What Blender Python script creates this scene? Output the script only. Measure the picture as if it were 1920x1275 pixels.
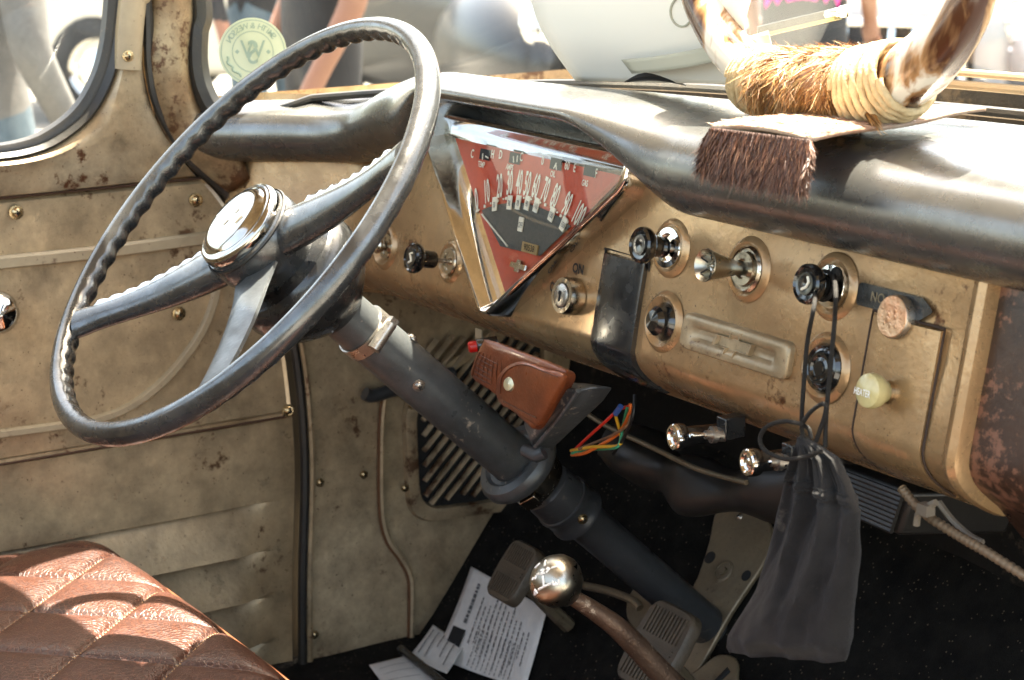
import bpy, math, random
from mathutils import Vector as V, Matrix, noise
random.seed(7)
R = math.radians
for o in list(bpy.data.objects): bpy.data.objects.remove(o)
SC = bpy.context.scene
COL = SC.collection

# ---------------------------------------------------------------- camera, sky, sun, exposure
CAM = V((1.54, -0.906, 1.5))
FPX = 3700.0
_a, _p, _r = R(58.9225), R(13.3785), R(-1.0)
_h = V((-math.sin(_a), math.cos(_a), 0))
FW = _h * math.cos(_p) - V((0, 0, 1)) * math.sin(_p)
_R = V((math.cos(_a), math.sin(_a), 0)); _U = _R.cross(FW)
RT = _R * math.cos(_r) + _U * math.sin(_r)
UP = _U * math.cos(_r) - _R * math.sin(_r)
cam = bpy.data.cameras.new('camera'); co = bpy.data.objects.new('camera', cam); COL.objects.link(co)
M3 = Matrix((RT, UP, -FW)).transposed()
co.matrix_world = Matrix.Translation(CAM) @ M3.to_4x4()
cam.sensor_width = 36; cam.lens = FPX / 1920 * 36; cam.clip_start = 0.02; cam.clip_end = 400
cam.dof.use_dof = True; cam.dof.focus_distance = 1.62; cam.dof.aperture_fstop = 13.0
SC.camera = co

SUNV = V((0.15, -0.26, -0.95)).normalized()          # the way the sunlight travels
world = bpy.data.worlds.new('World'); SC.world = world; world.use_nodes = True
nt = world.node_tree; bgn = nt.nodes['Background']
sky = nt.nodes.new('ShaderNodeTexSky'); sky.sky_type = 'NISHITA'; sky.sun_disc = False
sky.sun_elevation = math.asin(-SUNV.z); sky.sun_rotation = math.atan2(-SUNV.x, -SUNV.y)
wt_ = nt.nodes.new('ShaderNodeMix'); wt_.data_type = 'RGBA'; wt_.blend_type = 'MULTIPLY'; wt_.inputs[0].default_value = 1; wt_.inputs[7].default_value = (1.0, .90, .71, 1)
sky.dust_density = 4; sky.air_density = .8
nt.links.new(sky.outputs[0], wt_.inputs[6]); nt.links.new(wt_.outputs[2], bgn.inputs[0]); bgn.inputs[1].default_value = 0.15
sl = bpy.data.lights.new('sun', 'SUN'); so = bpy.data.objects.new('sun', sl); COL.objects.link(so)
so.rotation_euler = SUNV.to_track_quat('-Z', 'Y').to_euler(); so.location = (-3, 3, 6)
sl.energy = 5; sl.angle = R(0.6); sl.color = (1, .93, .8)
SC.view_settings.view_transform = 'Standard'; SC.view_settings.look = 'None'
SC.view_settings.exposure = 3.4; SC.view_settings.gamma = 1
SC.render.engine = 'CYCLES'
SC.cycles.use_denoising = True; SC.cycles.max_bounces = 8; SC.cycles.transparent_max_bounces = 16
SC.cycles.caustics_reflective = False; SC.cycles.caustics_refractive = False
SC.cycles.sample_clamp_indirect = 6

# ---------------------------------------------------------------- locating points on the real surfaces
def ray(u, v): return FW * FPX + RT * (u - 960) + UP * (637.5 - v)
def P(u, v, x=None, y=None, z=None):
    d = ray(u, v)
    t = ((x - CAM.x) / d.x) if x is not None else ((y - CAM.y) / d.y) if y is not None else ((z - CAM.z) / d.z)
    return CAM + d * t
def ydash(z):                                         # dash face, leaning away towards its top
    return (z - 1.11) * .2 if z > 1.11 else (1.11 - z) ** 2 * 22
def onf(u, v, g):                                     # meet the surface g(p)=0 along the line of sight
    d = ray(u, v).normalized(); a, b = .6, 3.2
    ga = g(CAM + d * a)
    for _ in range(50):
        m = (a + b) / 2
        if (g(CAM + d * m) > 0) == (ga > 0): a = m
        else: b = m
    return CAM + d * a
def D(u, v, off=0): return onf(u, v, lambda p: p.y - ydash(p.z) - off)
def ztoe(y): return .607 if y < .147 else .607 + 1.2 * (y - .147)
def T(u, v, off=0.0): return onf(u, v, lambda p: p.z - ztoe(p.y) - off)

# ---------------------------------------------------------------- mesh helper
def spl(pts, n=8, closed=False):
    pts = [V(p) for p in pts]; out = []; k = len(pts)
    for i in range(k if closed else k - 1):
        if closed: a, b, c, d = pts[i - 1], pts[i], pts[(i + 1) % k], pts[(i + 2) % k]
        else: a, b, c, d = pts[max(i - 1, 0)], pts[i], pts[i + 1], pts[min(i + 2, k - 1)]
        for j in range(n):
            t = j / n
            out.append(.5 * ((2 * b) + (c - a) * t + (2 * a - 5 * b + 4 * c - d) * t * t + (3 * b - a - 3 * c + d) * t ** 3))
    if not closed: out.append(pts[-1])
    return out
def rpoly(pts, rad, n=5):                              # 2D polygon with rounded corners
    out = []; k = len(pts)
    for i in range(k):
        p = V(pts[i]); a = V(pts[i - 1]) - p; b = V(pts[(i + 1) % k]) - p
        r = rad[i] if isinstance(rad, (list, tuple)) else rad
        r = min(r, a.length * .48, b.length * .48)
        p0 = p + a.normalized() * r; p1 = p + b.normalized() * r
        for j in range(n + 1):
            t = j / n; out.append(p0 * (1 - t) ** 2 + p * 2 * t * (1 - t) + p1 * t * t)
    return out
def sm(a, b, x):
    t = min(1, max(0, (x - a) / (b - a))); return t * t * (3 - 2 * t)
def lerp(tab, x):
    if x <= tab[0][0]: return tab[0][1]
    for (a, p), (b, q) in zip(tab, tab[1:]):
        if x <= b: return p + (q - p) * (x - a) / (b - a)
    return tab[-1][1]
def basis(d):
    d = V(d).normalized(); a = d.cross(V((0, 0, 1)))
    if a.length < .02: a = d.cross(V((0, 1, 0)))
    a.normalize(); return a, a.cross(d).normalized(), d
class MB:
    def __init__(s): s.v = []; s.f = []; s.m = []; s.mi = 0
    def add(s, vs, fs):
        o = len(s.v); s.v += [V(p) for p in vs]
        for f in fs: s.f.append([i + o for i in f]); s.m.append(s.mi)
        return s
    def box(s, c, h, ax=None):
        ax = ax or (V((1, 0, 0)), V((0, 1, 0)), V((0, 0, 1))); c = V(c)
        vs = [c + ax[0] * (h[0] * i) + ax[1] * (h[1] * j) + ax[2] * (h[2] * k) for i in (-1, 1) for j in (-1, 1) for k in (-1, 1)]
        return s.add(vs, [(0, 1, 3, 2), (4, 6, 7, 5), (0, 4, 5, 1), (2, 3, 7, 6), (0, 2, 6, 4), (1, 5, 7, 3)])
    def tube(s, pts, r, n=10, cap=True, closed=False, rf=None, ref=None):
        pts = [V(p) for p in pts]; k = len(pts); vs = []; fs = []
        t0 = (pts[1] - pts[0]).normalized(); a = V(ref) if ref is not None else basis(t0)[0]
        for i, p in enumerate(pts):
            if closed: t = (pts[(i + 1) % k] - pts[i - 1])
            else: t = pts[min(i + 1, k - 1)] - pts[max(i - 1, 0)]
            if t.length < 1e-9: t = t0
            t = t.normalized(); a = (a - t * a.dot(t)).normalized(); b = t.cross(a); t0 = t
            rr = r[i] if isinstance(r, (list, tuple)) else r
            for j in range(n):
                ph = 2 * math.pi * j / n; q = rr * (rf(i, ph) if rf else 1)
                vs.append(p + a * (math.cos(ph) * q) + b * (math.sin(ph) * q))
        for i in range(k if closed else k - 1):
            for j in range(n):
                fs.append((i * n + j, i * n + (j + 1) % n, ((i + 1) % k) * n + (j + 1) % n, ((i + 1) % k) * n + j))
        if cap and not closed: fs += [tuple(range(n - 1, -1, -1)), tuple(range((k - 1) * n, k * n))]
        return s.add(vs, fs)
    def lathe(s, o, d, prof, n=32):
        a, b, d = basis(d); o = V(o); vs = []; fs = []; k = len(prof)
        for r, h in prof:
            r = max(r, 1e-5)
            for j in range(n):
                ph = 2 * math.pi * j / n; vs.append(o + d * h + a * (r * math.cos(ph)) + b * (r * math.sin(ph)))
        for i in range(k - 1):
            for j in range(n): fs.append((i * n + j, i * n + (j + 1) % n, (i + 1) * n + (j + 1) % n, (i + 1) * n + j))
        return s.add(vs, fs)
    def ball(s, o, r, sc=(1, 1, 1), n=20, m=12, ax=None):
        ax = ax or (V((1, 0, 0)), V((0, 1, 0)), V((0, 0, 1))); vs = []; fs = []
        for i in range(m + 1):
            th = math.pi * i / m
            for j in range(n):
                ph = 2 * math.pi * j / n
                q = (math.sin(th) * math.cos(ph) * r * sc[0], math.sin(th) * math.sin(ph) * r * sc[1], math.cos(th) * r * sc[2])
                vs.append(V(o) + ax[0] * q[0] + ax[1] * q[1] + ax[2] * q[2])
        for i in range(m):
            for j in range(n): fs.append((i * n + j, (i + 1) * n + j, (i + 1) * n + (j + 1) % n, i * n + (j + 1) % n))
        return s.add(vs, fs)
    def prism(s, loop, ex):
        loop = [V(p) for p in loop]; n = len(loop); ex = V(ex)
        return s.add(loop + [p + ex for p in loop], [tuple(range(n)), tuple(range(2 * n - 1, n - 1, -1))] + [(i, i + n, (i + 1) % n + n, (i + 1) % n) for i in range(n)])
    def loops(s, ls, cap0=False, cap1=False, closed=True):
        n = len(ls[0]); vs = [p for l in ls for p in l]; fs = []
        for i in range(len(ls) - 1):
            for j in range(n if closed else n - 1): fs.append((i * n + j, i * n + (j + 1) % n, (i + 1) * n + (j + 1) % n, (i + 1) * n + j))
        if cap0: fs.append(tuple(range(n - 1, -1, -1)))
        if cap1: fs.append(tuple(range((len(ls) - 1) * n, len(ls) * n)))
        return s.add(vs, fs)
    def surf(s, fn, nu, nv):
        return s.loops([[fn(i / nu, j / nv) for j in range(nv + 1)] for i in range(nu + 1)], closed=False)
    def text(s, t, o, right, up, size, depth=.0006, sx=1.0, bold=0.0, align='CENTER'):
        cu = bpy.data.curves.new('lettering', 'FONT'); cu.body = t; cu.size = 1; cu.align_x = align; cu.align_y = 'CENTER'
        cu.resolution_u = 3; cu.offset = bold
        to = bpy.data.objects.new('lettering', cu); COL.objects.link(to)
        bpy.context.view_layer.update()
        me = to.evaluated_get(bpy.context.evaluated_depsgraph_get()).to_mesh()
        right = V(right).normalized(); up = V(up).normalized(); nn = right.cross(up); o = V(o)
        vs = [o + right * (q.co.x * size * sx) + up * (q.co.y * size) + nn * depth for q in me.vertices]
        s.add(vs, [tuple(f.vertices) for f in me.polygons])
        bpy.data.objects.remove(to); bpy.data.curves.remove(cu)
        return s
    def build(s, name, mats, parent=None, loc=None, label=None, bevel=0, smooth=40, solid=0):
        L = wloc(parent) if parent else V(loc or (0, 0, 0))
        me = bpy.data.meshes.new(name); me.from_pydata([p - L for p in s.v], [], s.f)
        mats = mats if isinstance(mats, (list, tuple)) else [mats]
        for m in mats: me.materials.append(m)
        me.polygons.foreach_set('material_index', s.m); me.polygons.foreach_set('use_smooth', [True] * len(s.f))
        me.validate(); me.update()
        me.set_sharp_from_angle(angle=R(smooth))
        o = bpy.data.objects.new(name, me); COL.objects.link(o)
        if parent: o.parent = parent
        else: o.location = L
        if label: o['label'] = label
        if solid:
            md = o.modifiers.new('thickness', 'SOLIDIFY'); md.thickness = solid; md.offset = 0
        if bevel:
            md = o.modifiers.new('soft edges', 'BEVEL'); md.width = bevel; md.segments = 2; md.limit_method = 'ANGLE'
        return o
def wloc(o):
    L = V((0, 0, 0))
    while o: L += o.location; o = o.parent
    return L
def tag(o, label=None, cat=None, group=None, kind=None):
    for k, v in (('label', label), ('category', cat), ('group', group), ('kind', kind)):
        if v: o[k] = v
    return o
def thing(name, label, cat, loc=(0, 0, 0), group=None):
    o = bpy.data.objects.new(name, None); COL.objects.link(o); o.location = loc; o.empty_display_size = .05
    return tag(o, label, cat, group)
def kids(o): return [c for c in bpy.data.objects if c.parent == o]
def dup(o, off, parent=None, top=True):
    c = o.copy(); COL.objects.link(c)
    if top: c.location = o.location + V(off); c.parent = o.parent
    else: c.parent = parent
    for k in kids(o): dup(k, off, c, False)
    return c

# ---------------------------------------------------------------- materials
def mat(name, c, rough=.5, metal=0.0, c2=None, nscale=6, rust=0.0, rustc=(.07, .028, .01), rscale=40, bump=0.0, bscale=200, coat=0.0, rvar=.0, spec=.5, stretch=(1, 1, 1), sheen=0, det=6, grime=0.0):
    m = bpy.data.materials.new(name); m.use_nodes = True; t = m.node_tree; n = t.nodes; l = t.links
    b = n['Principled BSDF']
    def new(k): return n.new('ShaderNode' + k)
    b.inputs['Roughness'].default_value = rough; b.inputs['Metallic'].default_value = metal
    b.inputs['Coat Weight'].default_value = coat; b.inputs['Coat Roughness'].default_value = .12
    b.inputs['Specular IOR Level'].default_value = spec
    if sheen: b.inputs['Sheen Weight'].default_value = sheen
    b.inputs['Base Color'].default_value = (*c, 1)
    tc = new('TexCoord'); mp = new('Mapping'); l.new(tc.outputs['Object'], mp.inputs[0]); mp.inputs['Scale'].default_value = stretch
    def noise(sc, d=det, ro=.6):
        q = new('TexNoise'); q.inputs['Scale'].default_value = sc; q.inputs['Detail'].default_value = d; q.inputs['Roughness'].default_value = ro
        l.new(mp.outputs[0], q.inputs['Vector']); return q.outputs['Fac']
    def ramp(src, a, c):
        q = new('MapRange'); q.inputs['From Min'].default_value = a; q.inputs['From Max'].default_value = c; l.new(src, q.inputs['Value']); return q.outputs[0]
    def mix(fac, a, c):
        q = new('Mix'); q.data_type = 'RGBA'
        l.new(fac, q.inputs[0])
        for i, s in ((6, a), (7, c)):
            if isinstance(s, tuple): q.inputs[i].default_value = (*s, 1)
            else: l.new(s, q.inputs[i])
        return q.outputs[2]
    col = None
    if c2 is not None:
        col = mix(ramp(noise(nscale), .32, .68), c, c2)
        f2 = ramp(noise(nscale * 9, 4), .3, .75)
        q = new('Mix'); q.data_type = 'RGBA'; q.blend_type = 'MULTIPLY'; q.inputs[0].default_value = .35; l.new(col, q.inputs[6]); l.new(f2, q.inputs[7])
        g = new('Mix'); g.data_type = 'RGBA'; g.inputs[0].default_value = .6; l.new(q.outputs[2], g.inputs[6]); l.new(col, g.inputs[7]); col = g.outputs[2]
    if grime:
        q = new('MapRange'); q.inputs['From Min'].default_value = .38; q.inputs['From Max'].default_value = .66; q.inputs['To Min'].default_value = 1; q.inputs['To Max'].default_value = 1 - grime
        l.new(noise(nscale * 3.1, 12, .72), q.inputs['Value'])
        g = new('Mix'); g.data_type = 'RGBA'; g.blend_type = 'MULTIPLY'; g.inputs[0].default_value = .62; l.new(col, g.inputs[6]); l.new(q.outputs[0], g.inputs[7]); col = g.outputs[2]
    if rust:
        a = noise(rscale, 8, .7); w = noise(rscale * .12, 3)
        q = new('Math'); q.operation = 'ADD'; l.new(a, q.inputs[0]); l.new(w, q.inputs[1])
        f = ramp(q.outputs[0], 1.32 - rust * .3, 1.42 - rust * .3)
        col = mix(f, col if col else c, rustc)
        h = noise(rscale * 5, 3); f3 = ramp(h, .70 - rust * .05, .74 - rust * .05); col = mix(f3, col, tuple(x * .6 for x in rustc))
    if col is not None: l.new(col, b.inputs['Base Color'])
    if rvar:
        q = new('MapRange'); q.inputs['To Min'].default_value = max(.03, rough - rvar); q.inputs['To Max'].default_value = min(1, rough + rvar)
        q.inputs['From Min'].default_value = .3; q.inputs['From Max'].default_value = .7
        l.new(noise(nscale * 4, 8), q.inputs['Value']); l.new(q.outputs[0], b.inputs['Roughness'])
    if bump:
        q = new('Bump'); q.inputs['Strength'].default_value = bump; q.inputs['Distance'].default_value = .002
        l.new(noise(bscale, 3), q.inputs['Height']); l.new(q.outputs[0], b.inputs['Normal'])
    m['b'] = b.name
    return m
def nodes(m): return m.node_tree.nodes, m.node_tree.links, m.node_tree.nodes['Principled BSDF']
K = {}
K['dash'] = mat('patina dash metal', (.58, .375, .185), .28, .5, (.38, .22, .10), 6, .45, (.1, .04, .015), 85, .14, 150, coat=.2, rvar=.09, grime=.38)
K['door'] = mat('patina door metal', (.60, .455, .275), .36, .3, (.39, .275, .15), 5, .55, (.1, .05, .022), 75, .18, 140, rvar=.12, grime=.8)
K['dooredge'] = mat('rusty door edge metal', (.56, .435, .275), .36, .3, (.37, .25, .13), 8, .62, (.1, .035, .012), 75, .2, 160, rvar=.12, grime=.8)
K['pillar'] = mat('rust mottled pillar metal', (.44, .34, .2), .45, .3, (.28, .16, .07), 14, .85, (.09, .04, .015), 90, .2, 200, rvar=.1, grime=.7)
K['kick'] = mat('dirty kick panel metal', (.58, .45, .28), .42, .25, (.36, .26, .15), 7, .68, (.09, .045, .02), 60, .2, 160, rvar=.12, grime=.8)
K['pad'] = mat('worn black dash top paint', (.23, .232, .228), .27, .8, (.17, .165, .15), 12, .18, (.12, .07, .04), 140, .04, 700, coat=.1, rvar=.035, grime=.15)
K['wheel'] = mat('worn dark steering wheel paint', (.15, .155, .158), .25, .72, (.10, .098, .09), 18, .2, (.1, .06, .04), 120, .08, 350, coat=.3, rvar=.1, grime=.5)
K['column'] = mat('scratched grey column paint', (.105, .113, .115), .38, .3, (.065, .07, .07), 12, .42, (.34, .29, .23), 170, .12, 260, rvar=.12, grime=.5)
K['darkcol'] = mat('dark lower column paint', (.06, .063, .066), .36, .2, (.035, .036, .038), 9, .4, (.12, .1, .08), 60, .1, 200, rvar=.1)
K['chrome'] = mat('chrome', (.8, .79, .76), .07, 1, (.72, .70, .66), 30, rvar=.04)
K['wornchrome'] = mat('tarnished chrome', (.62, .58, .5), .2, 1, (.42, .36, .28), 60, .4, (.15, .1, .06), 200, rvar=.1)
K['steel'] = mat('bare steel', (.5, .47, .42), .32, .9, (.35, .31, .26), 50, .3, (.15, .08, .04), 150, .1, 300, rvar=.1)
K['knob'] = mat('black gloss plastic', (.008, .008, .008), .12, 0, coat=.5)
K['rubber'] = mat('black rubber', (.012, .012, .012), .42, 0, (.03, .026, .02), 20, .5, (.1, .07, .045), 60, .15, 200)
K['black'] = mat('black painted metal', (.012, .012, .013), .25, .1, (.03, .03, .028), 12, .3, (.12, .09, .07), 70, .08, 200, coat=.3, rvar=.12)
K['duct'] = mat('black plastic duct', (.008, .0075, .007), .45, 0, (.02, .018, .016), 9, bump=.2, bscale=60)
K['ivory'] = mat('ivory lettering', (.78, .72, .58), .5)
K['white'] = mat('white paint', (.82, .8, .75), .45)
K['redface'] = mat('red orange gauge face', (.56, .05, .005), .45, 0, (.42, .036, .004), 25)
K['mesh'] = mat('dark woven gauge centre', (.03, .03, .027), .5, 0, (.06, .055, .045), 400)
K['olive'] = mat('pale yellow plastic', (.62, .52, .25), .25, 0, (.55, .45, .2), 30, coat=.3)
K['copper'] = mat('bronze medallion', (.7, .36, .2), .35, .7, (.6, .42, .26), 60, bump=.5, bscale=160)
K['redplastic'] = mat('red plastic', (.65, .015, .01), .3)
K['glove'] = mat('brown speckled glovebox paint', (.075, .036, .021), .36, .3, (.028, .015, .010), 9, .9, (.19, .085, .05), 140, .12, 200, coat=.2, rvar=.1)
K['pouch'] = mat('saddle brown tooled leather', (.27, .075, .024), .36, 0, (.14, .036, .012), 22, .3, (.05, .015, .006), 60, .3, 350, coat=.3, rvar=.1)
K['pouchdark'] = mat('dark leather stitching groove', (.09, .025, .008), .5)
K['cloth'] = mat('black microfibre cloth', (.011, .010, .0098), .9, 0, (.026, .0235, .022), 22, .3, (.07, .06, .05), 60, .6, 1100, sheen=.08, spec=.15)
K['cord'] = mat('black braided cord', (.008, .0075, .007), .7, 0, (.03, .027, .024), 900, bump=.6, bscale=900, spec=.15)
K['hide'] = mat('cow hide', (.5, .4, .31), .7, 0, (.26, .13, .07), 20, bump=.5, bscale=300)
K['card'] = mat('pale hide edge', (.75, .7, .6), .8)
K['rope'] = mat('pale sisal rope', (.62, .48, .27), .85, 0, (.5, .36, .18), 80, bump=.6, bscale=500)
K['paper'] = mat('white paper', (.74, .71, .66), .7, 0, (.68, .65, .6), 9)
K['poster'] = mat('white card', (.85, .84, .78), .7)
K['greycard'] = mat('plain grey', (.42, .42, .34), .7)
K['ink'] = mat('grey ink', (.10, .10, .10), .7)
K['dark'] = mat('dark void', (.006, .006, .006), .8)
K['firewall'] = mat('black firewall mat', (.008, .008, .0075), .85, 0, (.018, .016, .013), 12, .6, (.05, .04, .028), 60, .5, 120, spec=.15)
K['plate'] = mat('greasy brown pedal plate', (.24, .185, .115), .42, .4, (.13, .1, .062), 12, .5, (.04, .025, .015), 60, .2, 120, rvar=.12)
K['pedal'] = mat('worn brown pedal rubber', (.095, .07, .045), .5, 0, (.05, .038, .025), 30, .4, (.03, .02, .01), 90, .3, 250)
K['shaft'] = mat('rusty brown shift rod', (.19, .12, .08), .45, .6, (.1, .06, .04), 40, .6, (.5, .4, .3), 150, .4, 300, rvar=.1)
K['cable'] = mat('tan wound cable', (.2, .14, .085), .5, .3)
K['tie'] = mat('dirty white nylon', (.17, .14, .105), .5)
for nm, c in (('red', (.65, .03, .015)), ('yellow', (.75, .42, .03)), ('orange', (.7, .15, .02)), ('green', (.05, .32, .16)), ('blue', (.05, .12, .4)), ('brown', (.25, .14, .08)), ('blackw', (.01, .01, .01))):
    K['w' + nm] = mat(nm + ' wire insulation', c, .4)
K['bolt'] = mat('brass screw', (.6, .47, .28), .28, 1, (.4, .3, .16), 200, rvar=.08)
K['nail'] = mat('vinyl strip', (.44, .355, .225), .42, 0, (.35, .27, .165), 10, .4, (.12, .07, .04), 50, .1, 200)
K['silver'] = mat('brushed silver knob', (.44, .415, .35), .3, 1, (.36, .335, .27), 30, rvar=.06)

# leather: crackle
K['leather'] = mat('worn brown quilted leather', (.046, .0145, .0075), .42, 0, (.024, .0085, .006), 9, 0, coat=.05, rvar=.1, spec=.35)
n, l, b = nodes(K['leather'])
tc = n.new('ShaderNodeTexCoord'); vo = n.new('ShaderNodeTexVoronoi'); vo.feature = 'DISTANCE_TO_EDGE'; vo.inputs['Scale'].default_value = 210
wn = n.new('ShaderNodeTexNoise'); wn.inputs['Scale'].default_value = 60; wn.inputs['Detail'].default_value = 4
av = n.new('ShaderNodeVectorMath'); av.operation = 'MULTIPLY_ADD'; av.inputs[1].default_value = (.006,) * 3
l.new(tc.outputs['Object'], wn.inputs['Vector']); l.new(wn.outputs['Color'], av.inputs[0]); l.new(tc.outputs['Object'], av.inputs[2]); l.new(av.outputs[0], vo.inputs['Vector'])
mr = n.new('ShaderNodeMapRange'); mr.inputs['From Max'].default_value = .12; l.new(vo.outputs['Distance'], mr.inputs['Value'])
bp = n.new('ShaderNodeBump'); bp.inputs['Strength'].default_value = .36; bp.inputs['Distance'].default_value = .0009
l.new(mr.outputs[0], bp.inputs['Height']); l.new(bp.outputs[0], b.inputs['Normal'])
src = b.inputs['Base Color'].links[0].from_socket
mx = n.new('ShaderNodeMix'); mx.data_type = 'RGBA'; l.new(mr.outputs[0], mx.inputs[0]); mx.inputs[6].default_value = (.085, .030, .016, 1); l.new(src, mx.inputs[7])
l.new(mx.outputs[2], b.inputs['Base Color'])
K['stitch'] = mat('tan thread', (.32, .2, .1), .7)

# carpet: fuzzy black with pale flecks
K['carpet'] = mat('black loop carpet', (.005, .005, .0045), .95, 0, (.016, .0145, .012), 40, 0, (.22, .18, .12), 500, 1.0, 600, spec=.12)
n, l, b = nodes(K['carpet'])
tc = n.new('ShaderNodeTexCoord'); vo = n.new('ShaderNodeTexVoronoi'); vo.inputs['Scale'].default_value = 330; l.new(tc.outputs['Object'], vo.inputs['Vector'])
sp = n.new('ShaderNodeSeparateColor'); l.new(vo.outputs['Color'], sp.inputs[0])
mm = n.new('ShaderNodeMath'); mm.operation = 'GREATER_THAN'; mm.inputs[1].default_value = .93; l.new(sp.outputs[0], mm.inputs[0])
m2 = n.new('ShaderNodeMath'); m2.operation = 'LESS_THAN'; m2.inputs[1].default_value = .32; l.new(vo.outputs['Distance'], m2.inputs[0])
m3 = n.new('ShaderNodeMath'); m3.operation = 'MULTIPLY'; l.new(mm.outputs[0], m3.inputs[0]); l.new(m2.outputs[0], m3.inputs[1])
mx = n.new('ShaderNodeMix'); mx.data_type = 'RGBA'; l.new(m3.outputs[0], mx.inputs[0]); l.new(b.inputs['Base Color'].links[0].from_socket, mx.inputs[6]); mx.inputs[7].default_value = (.10, .08, .055, 1); l.new(mx.outputs[2], b.inputs['Base Color'])

# horn: cream with brown streaks running along it
def hornmat(name, a, bcol, sc, lo, hi):
    m = mat(name, a, .22, 0, coat=.4); n, l, b = nodes(m)
    tc = n.new('ShaderNodeTexCoord'); no = n.new('ShaderNodeTexNoise'); no.inputs['Scale'].default_value = sc; no.inputs['Detail'].default_value = 5; no.inputs['Distortion'].default_value = 1.2
    mp = n.new('ShaderNodeMapping'); mp.inputs['Scale'].default_value = (2.2, 2.2, .7)
    l.new(tc.outputs['Object'], mp.inputs[0]); l.new(mp.outputs[0], no.inputs['Vector'])
    r = n.new('ShaderNodeValToRGB'); e = r.color_ramp.elements
    e[0].position = lo; e[0].color = (*a, 1); e[1].position = hi; e[1].color = (*bcol, 1)
    k = r.color_ramp.elements.new((lo + hi) / 2); k.color = (.36, .2, .09, 1)
    l.new(no.outputs['Fac'], r.inputs[0]); l.new(r.outputs[0], b.inputs['Base Color']); return m
K['horn'] = hornmat('streaked horn', (.72, .66, .55), (.06, .02, .008), 9, .52, .63)

def hairmat(name, cols, rough=.45):
    m = mat(name, cols[0], rough); n, l, b = nodes(m)
    g = n.new('ShaderNodeNewGeometry'); r = n.new('ShaderNodeValToRGB')
    e = r.color_ramp.elements; e[0].color = (*cols[0], 1); e[1].color = (*cols[-1], 1)
    for i, c in enumerate(cols[1:-1]): q = e.new((i + 1) / (len(cols) - 1)); q.color = (*c, 1)
    l.new(g.outputs['Random Per Island'], r.inputs[0]); l.new(r.outputs[0], b.inputs['Base Color']); return m
K['furdark'] = hairmat('dark brown cow hair', [(.03, .012, .008), (.06, .022, .012), (.11, .04, .018), (.17, .09, .05)])
K['furgold'] = hairmat('golden brown cow hair', [(.08, .03, .01), (.3, .13, .035), (.45, .22, .06), (.5, .36, .17)])

def glassmat(name, tint=(1, 1, 1), gl=.06, dirt=0.0):
    m = bpy.data.materials.new(name); m.use_nodes = True; n = m.node_tree.nodes; l = m.node_tree.links; n.clear()
    o = n.new('ShaderNodeOutputMaterial'); t = n.new('ShaderNodeBsdfTransparent'); t.inputs[0].default_value = (*tint, 1)
    g = n.new('ShaderNodeBsdfGlossy'); g.inputs['Roughness'].default_value = .02
    lw = n.new('ShaderNodeLayerWeight'); lw.inputs[0].default_value = .5
    pw = n.new('ShaderNodeMath'); pw.operation = 'POWER'; pw.inputs[1].default_value = 4.5; l.new(lw.outputs['Facing'], pw.inputs[0])
    f = n.new('ShaderNodeMath'); f.operation = 'MULTIPLY_ADD'; f.inputs[1].default_value = .9; f.inputs[2].default_value = .04; l.new(pw.outputs[0], f.inputs[0])
    mx = n.new('ShaderNodeMixShader'); l.new(f.outputs[0], mx.inputs[0]); l.new(t.outputs[0], mx.inputs[1]); l.new(g.outputs[0], mx.inputs[2])
    last = mx
    if dirt:
        d = n.new('ShaderNodeBsdfDiffuse'); d.inputs[0].default_value = (.6, .58, .5, 1)
        no = n.new('ShaderNodeTexNoise'); no.inputs['Scale'].default_value = 30; no.inputs['Detail'].default_value = 9; no.inputs['Roughness'].default_value = .75
        tc = n.new('ShaderNodeTexCoord'); l.new(tc.outputs['Object'], no.inputs['Vector'])
        mr = n.new('ShaderNodeMapRange'); mr.inputs['From Min'].default_value = .45; mr.inputs['From Max'].default_value = .8; mr.inputs['To Max'].default_value = dirt; l.new(no.outputs['Fac'], mr.inputs['Value'])
        m2 = n.new('ShaderNodeMixShader'); l.new(mr.outputs[0], m2.inputs[0]); l.new(mx.outputs[0], m2.inputs[1]); l.new(d.outputs[0], m2.inputs[2]); last = m2
    l.new(last.outputs[0], o.inputs[0]); return m
K['glass'] = glassmat('dusty window glass', (.97, .98, .95), dirt=.035)
K['lens'] = glassmat('clear gauge lens', (.98, .98, .96))

def fur(mb, roots, L, w, droop=.3, curl=.25):
    for p, d in roots:
        d = V(d).normalized(); ln = L * random.uniform(.6, 1.15); a = basis(d)[0]
        a = (a + basis(d)[1] * random.uniform(-1, 1)).normalized()
        q1 = p + d * ln * .5 + V((random.uniform(-1, 1), random.uniform(-1, 1), random.uniform(-1, .3))) * ln * curl * .5
        q2 = q1 + d * ln * .5 + V((random.uniform(-1, 1), random.uniform(-1, 1), -droop)) * ln * curl
        mb.add([p - a * w, p + a * w, q1 + a * w * .8, q1 - a * w * .8, q2], [(0, 1, 2, 3), (3, 2, 4)])

# ================================================================ SETTING
g = MB(); g.box((0, 0, -.05), (150, 150, .05))
K['ground'] = mat('dark asphalt', (.15, .145, .13), .9, 0, (.19, .18, .16), .8, .2, (.09, .08, .07), 3, .1, 40)
tag(g.build('ground', K['ground']), kind='structure')

# cab floor and toe board: one carpeted sheet
fl = MB()
def ff(i, j):
    y = -1.1 + 1.66 * i; x = -.452 + 1.92 * j
    return V((x, y, ztoe(y) + .0025 * math.sin(x * 31 + y * 17) * math.sin(y * 23)))
fl.surf(ff, 80, 60)
tag(fl.build('floor', K['carpet']), kind='structure')

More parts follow.
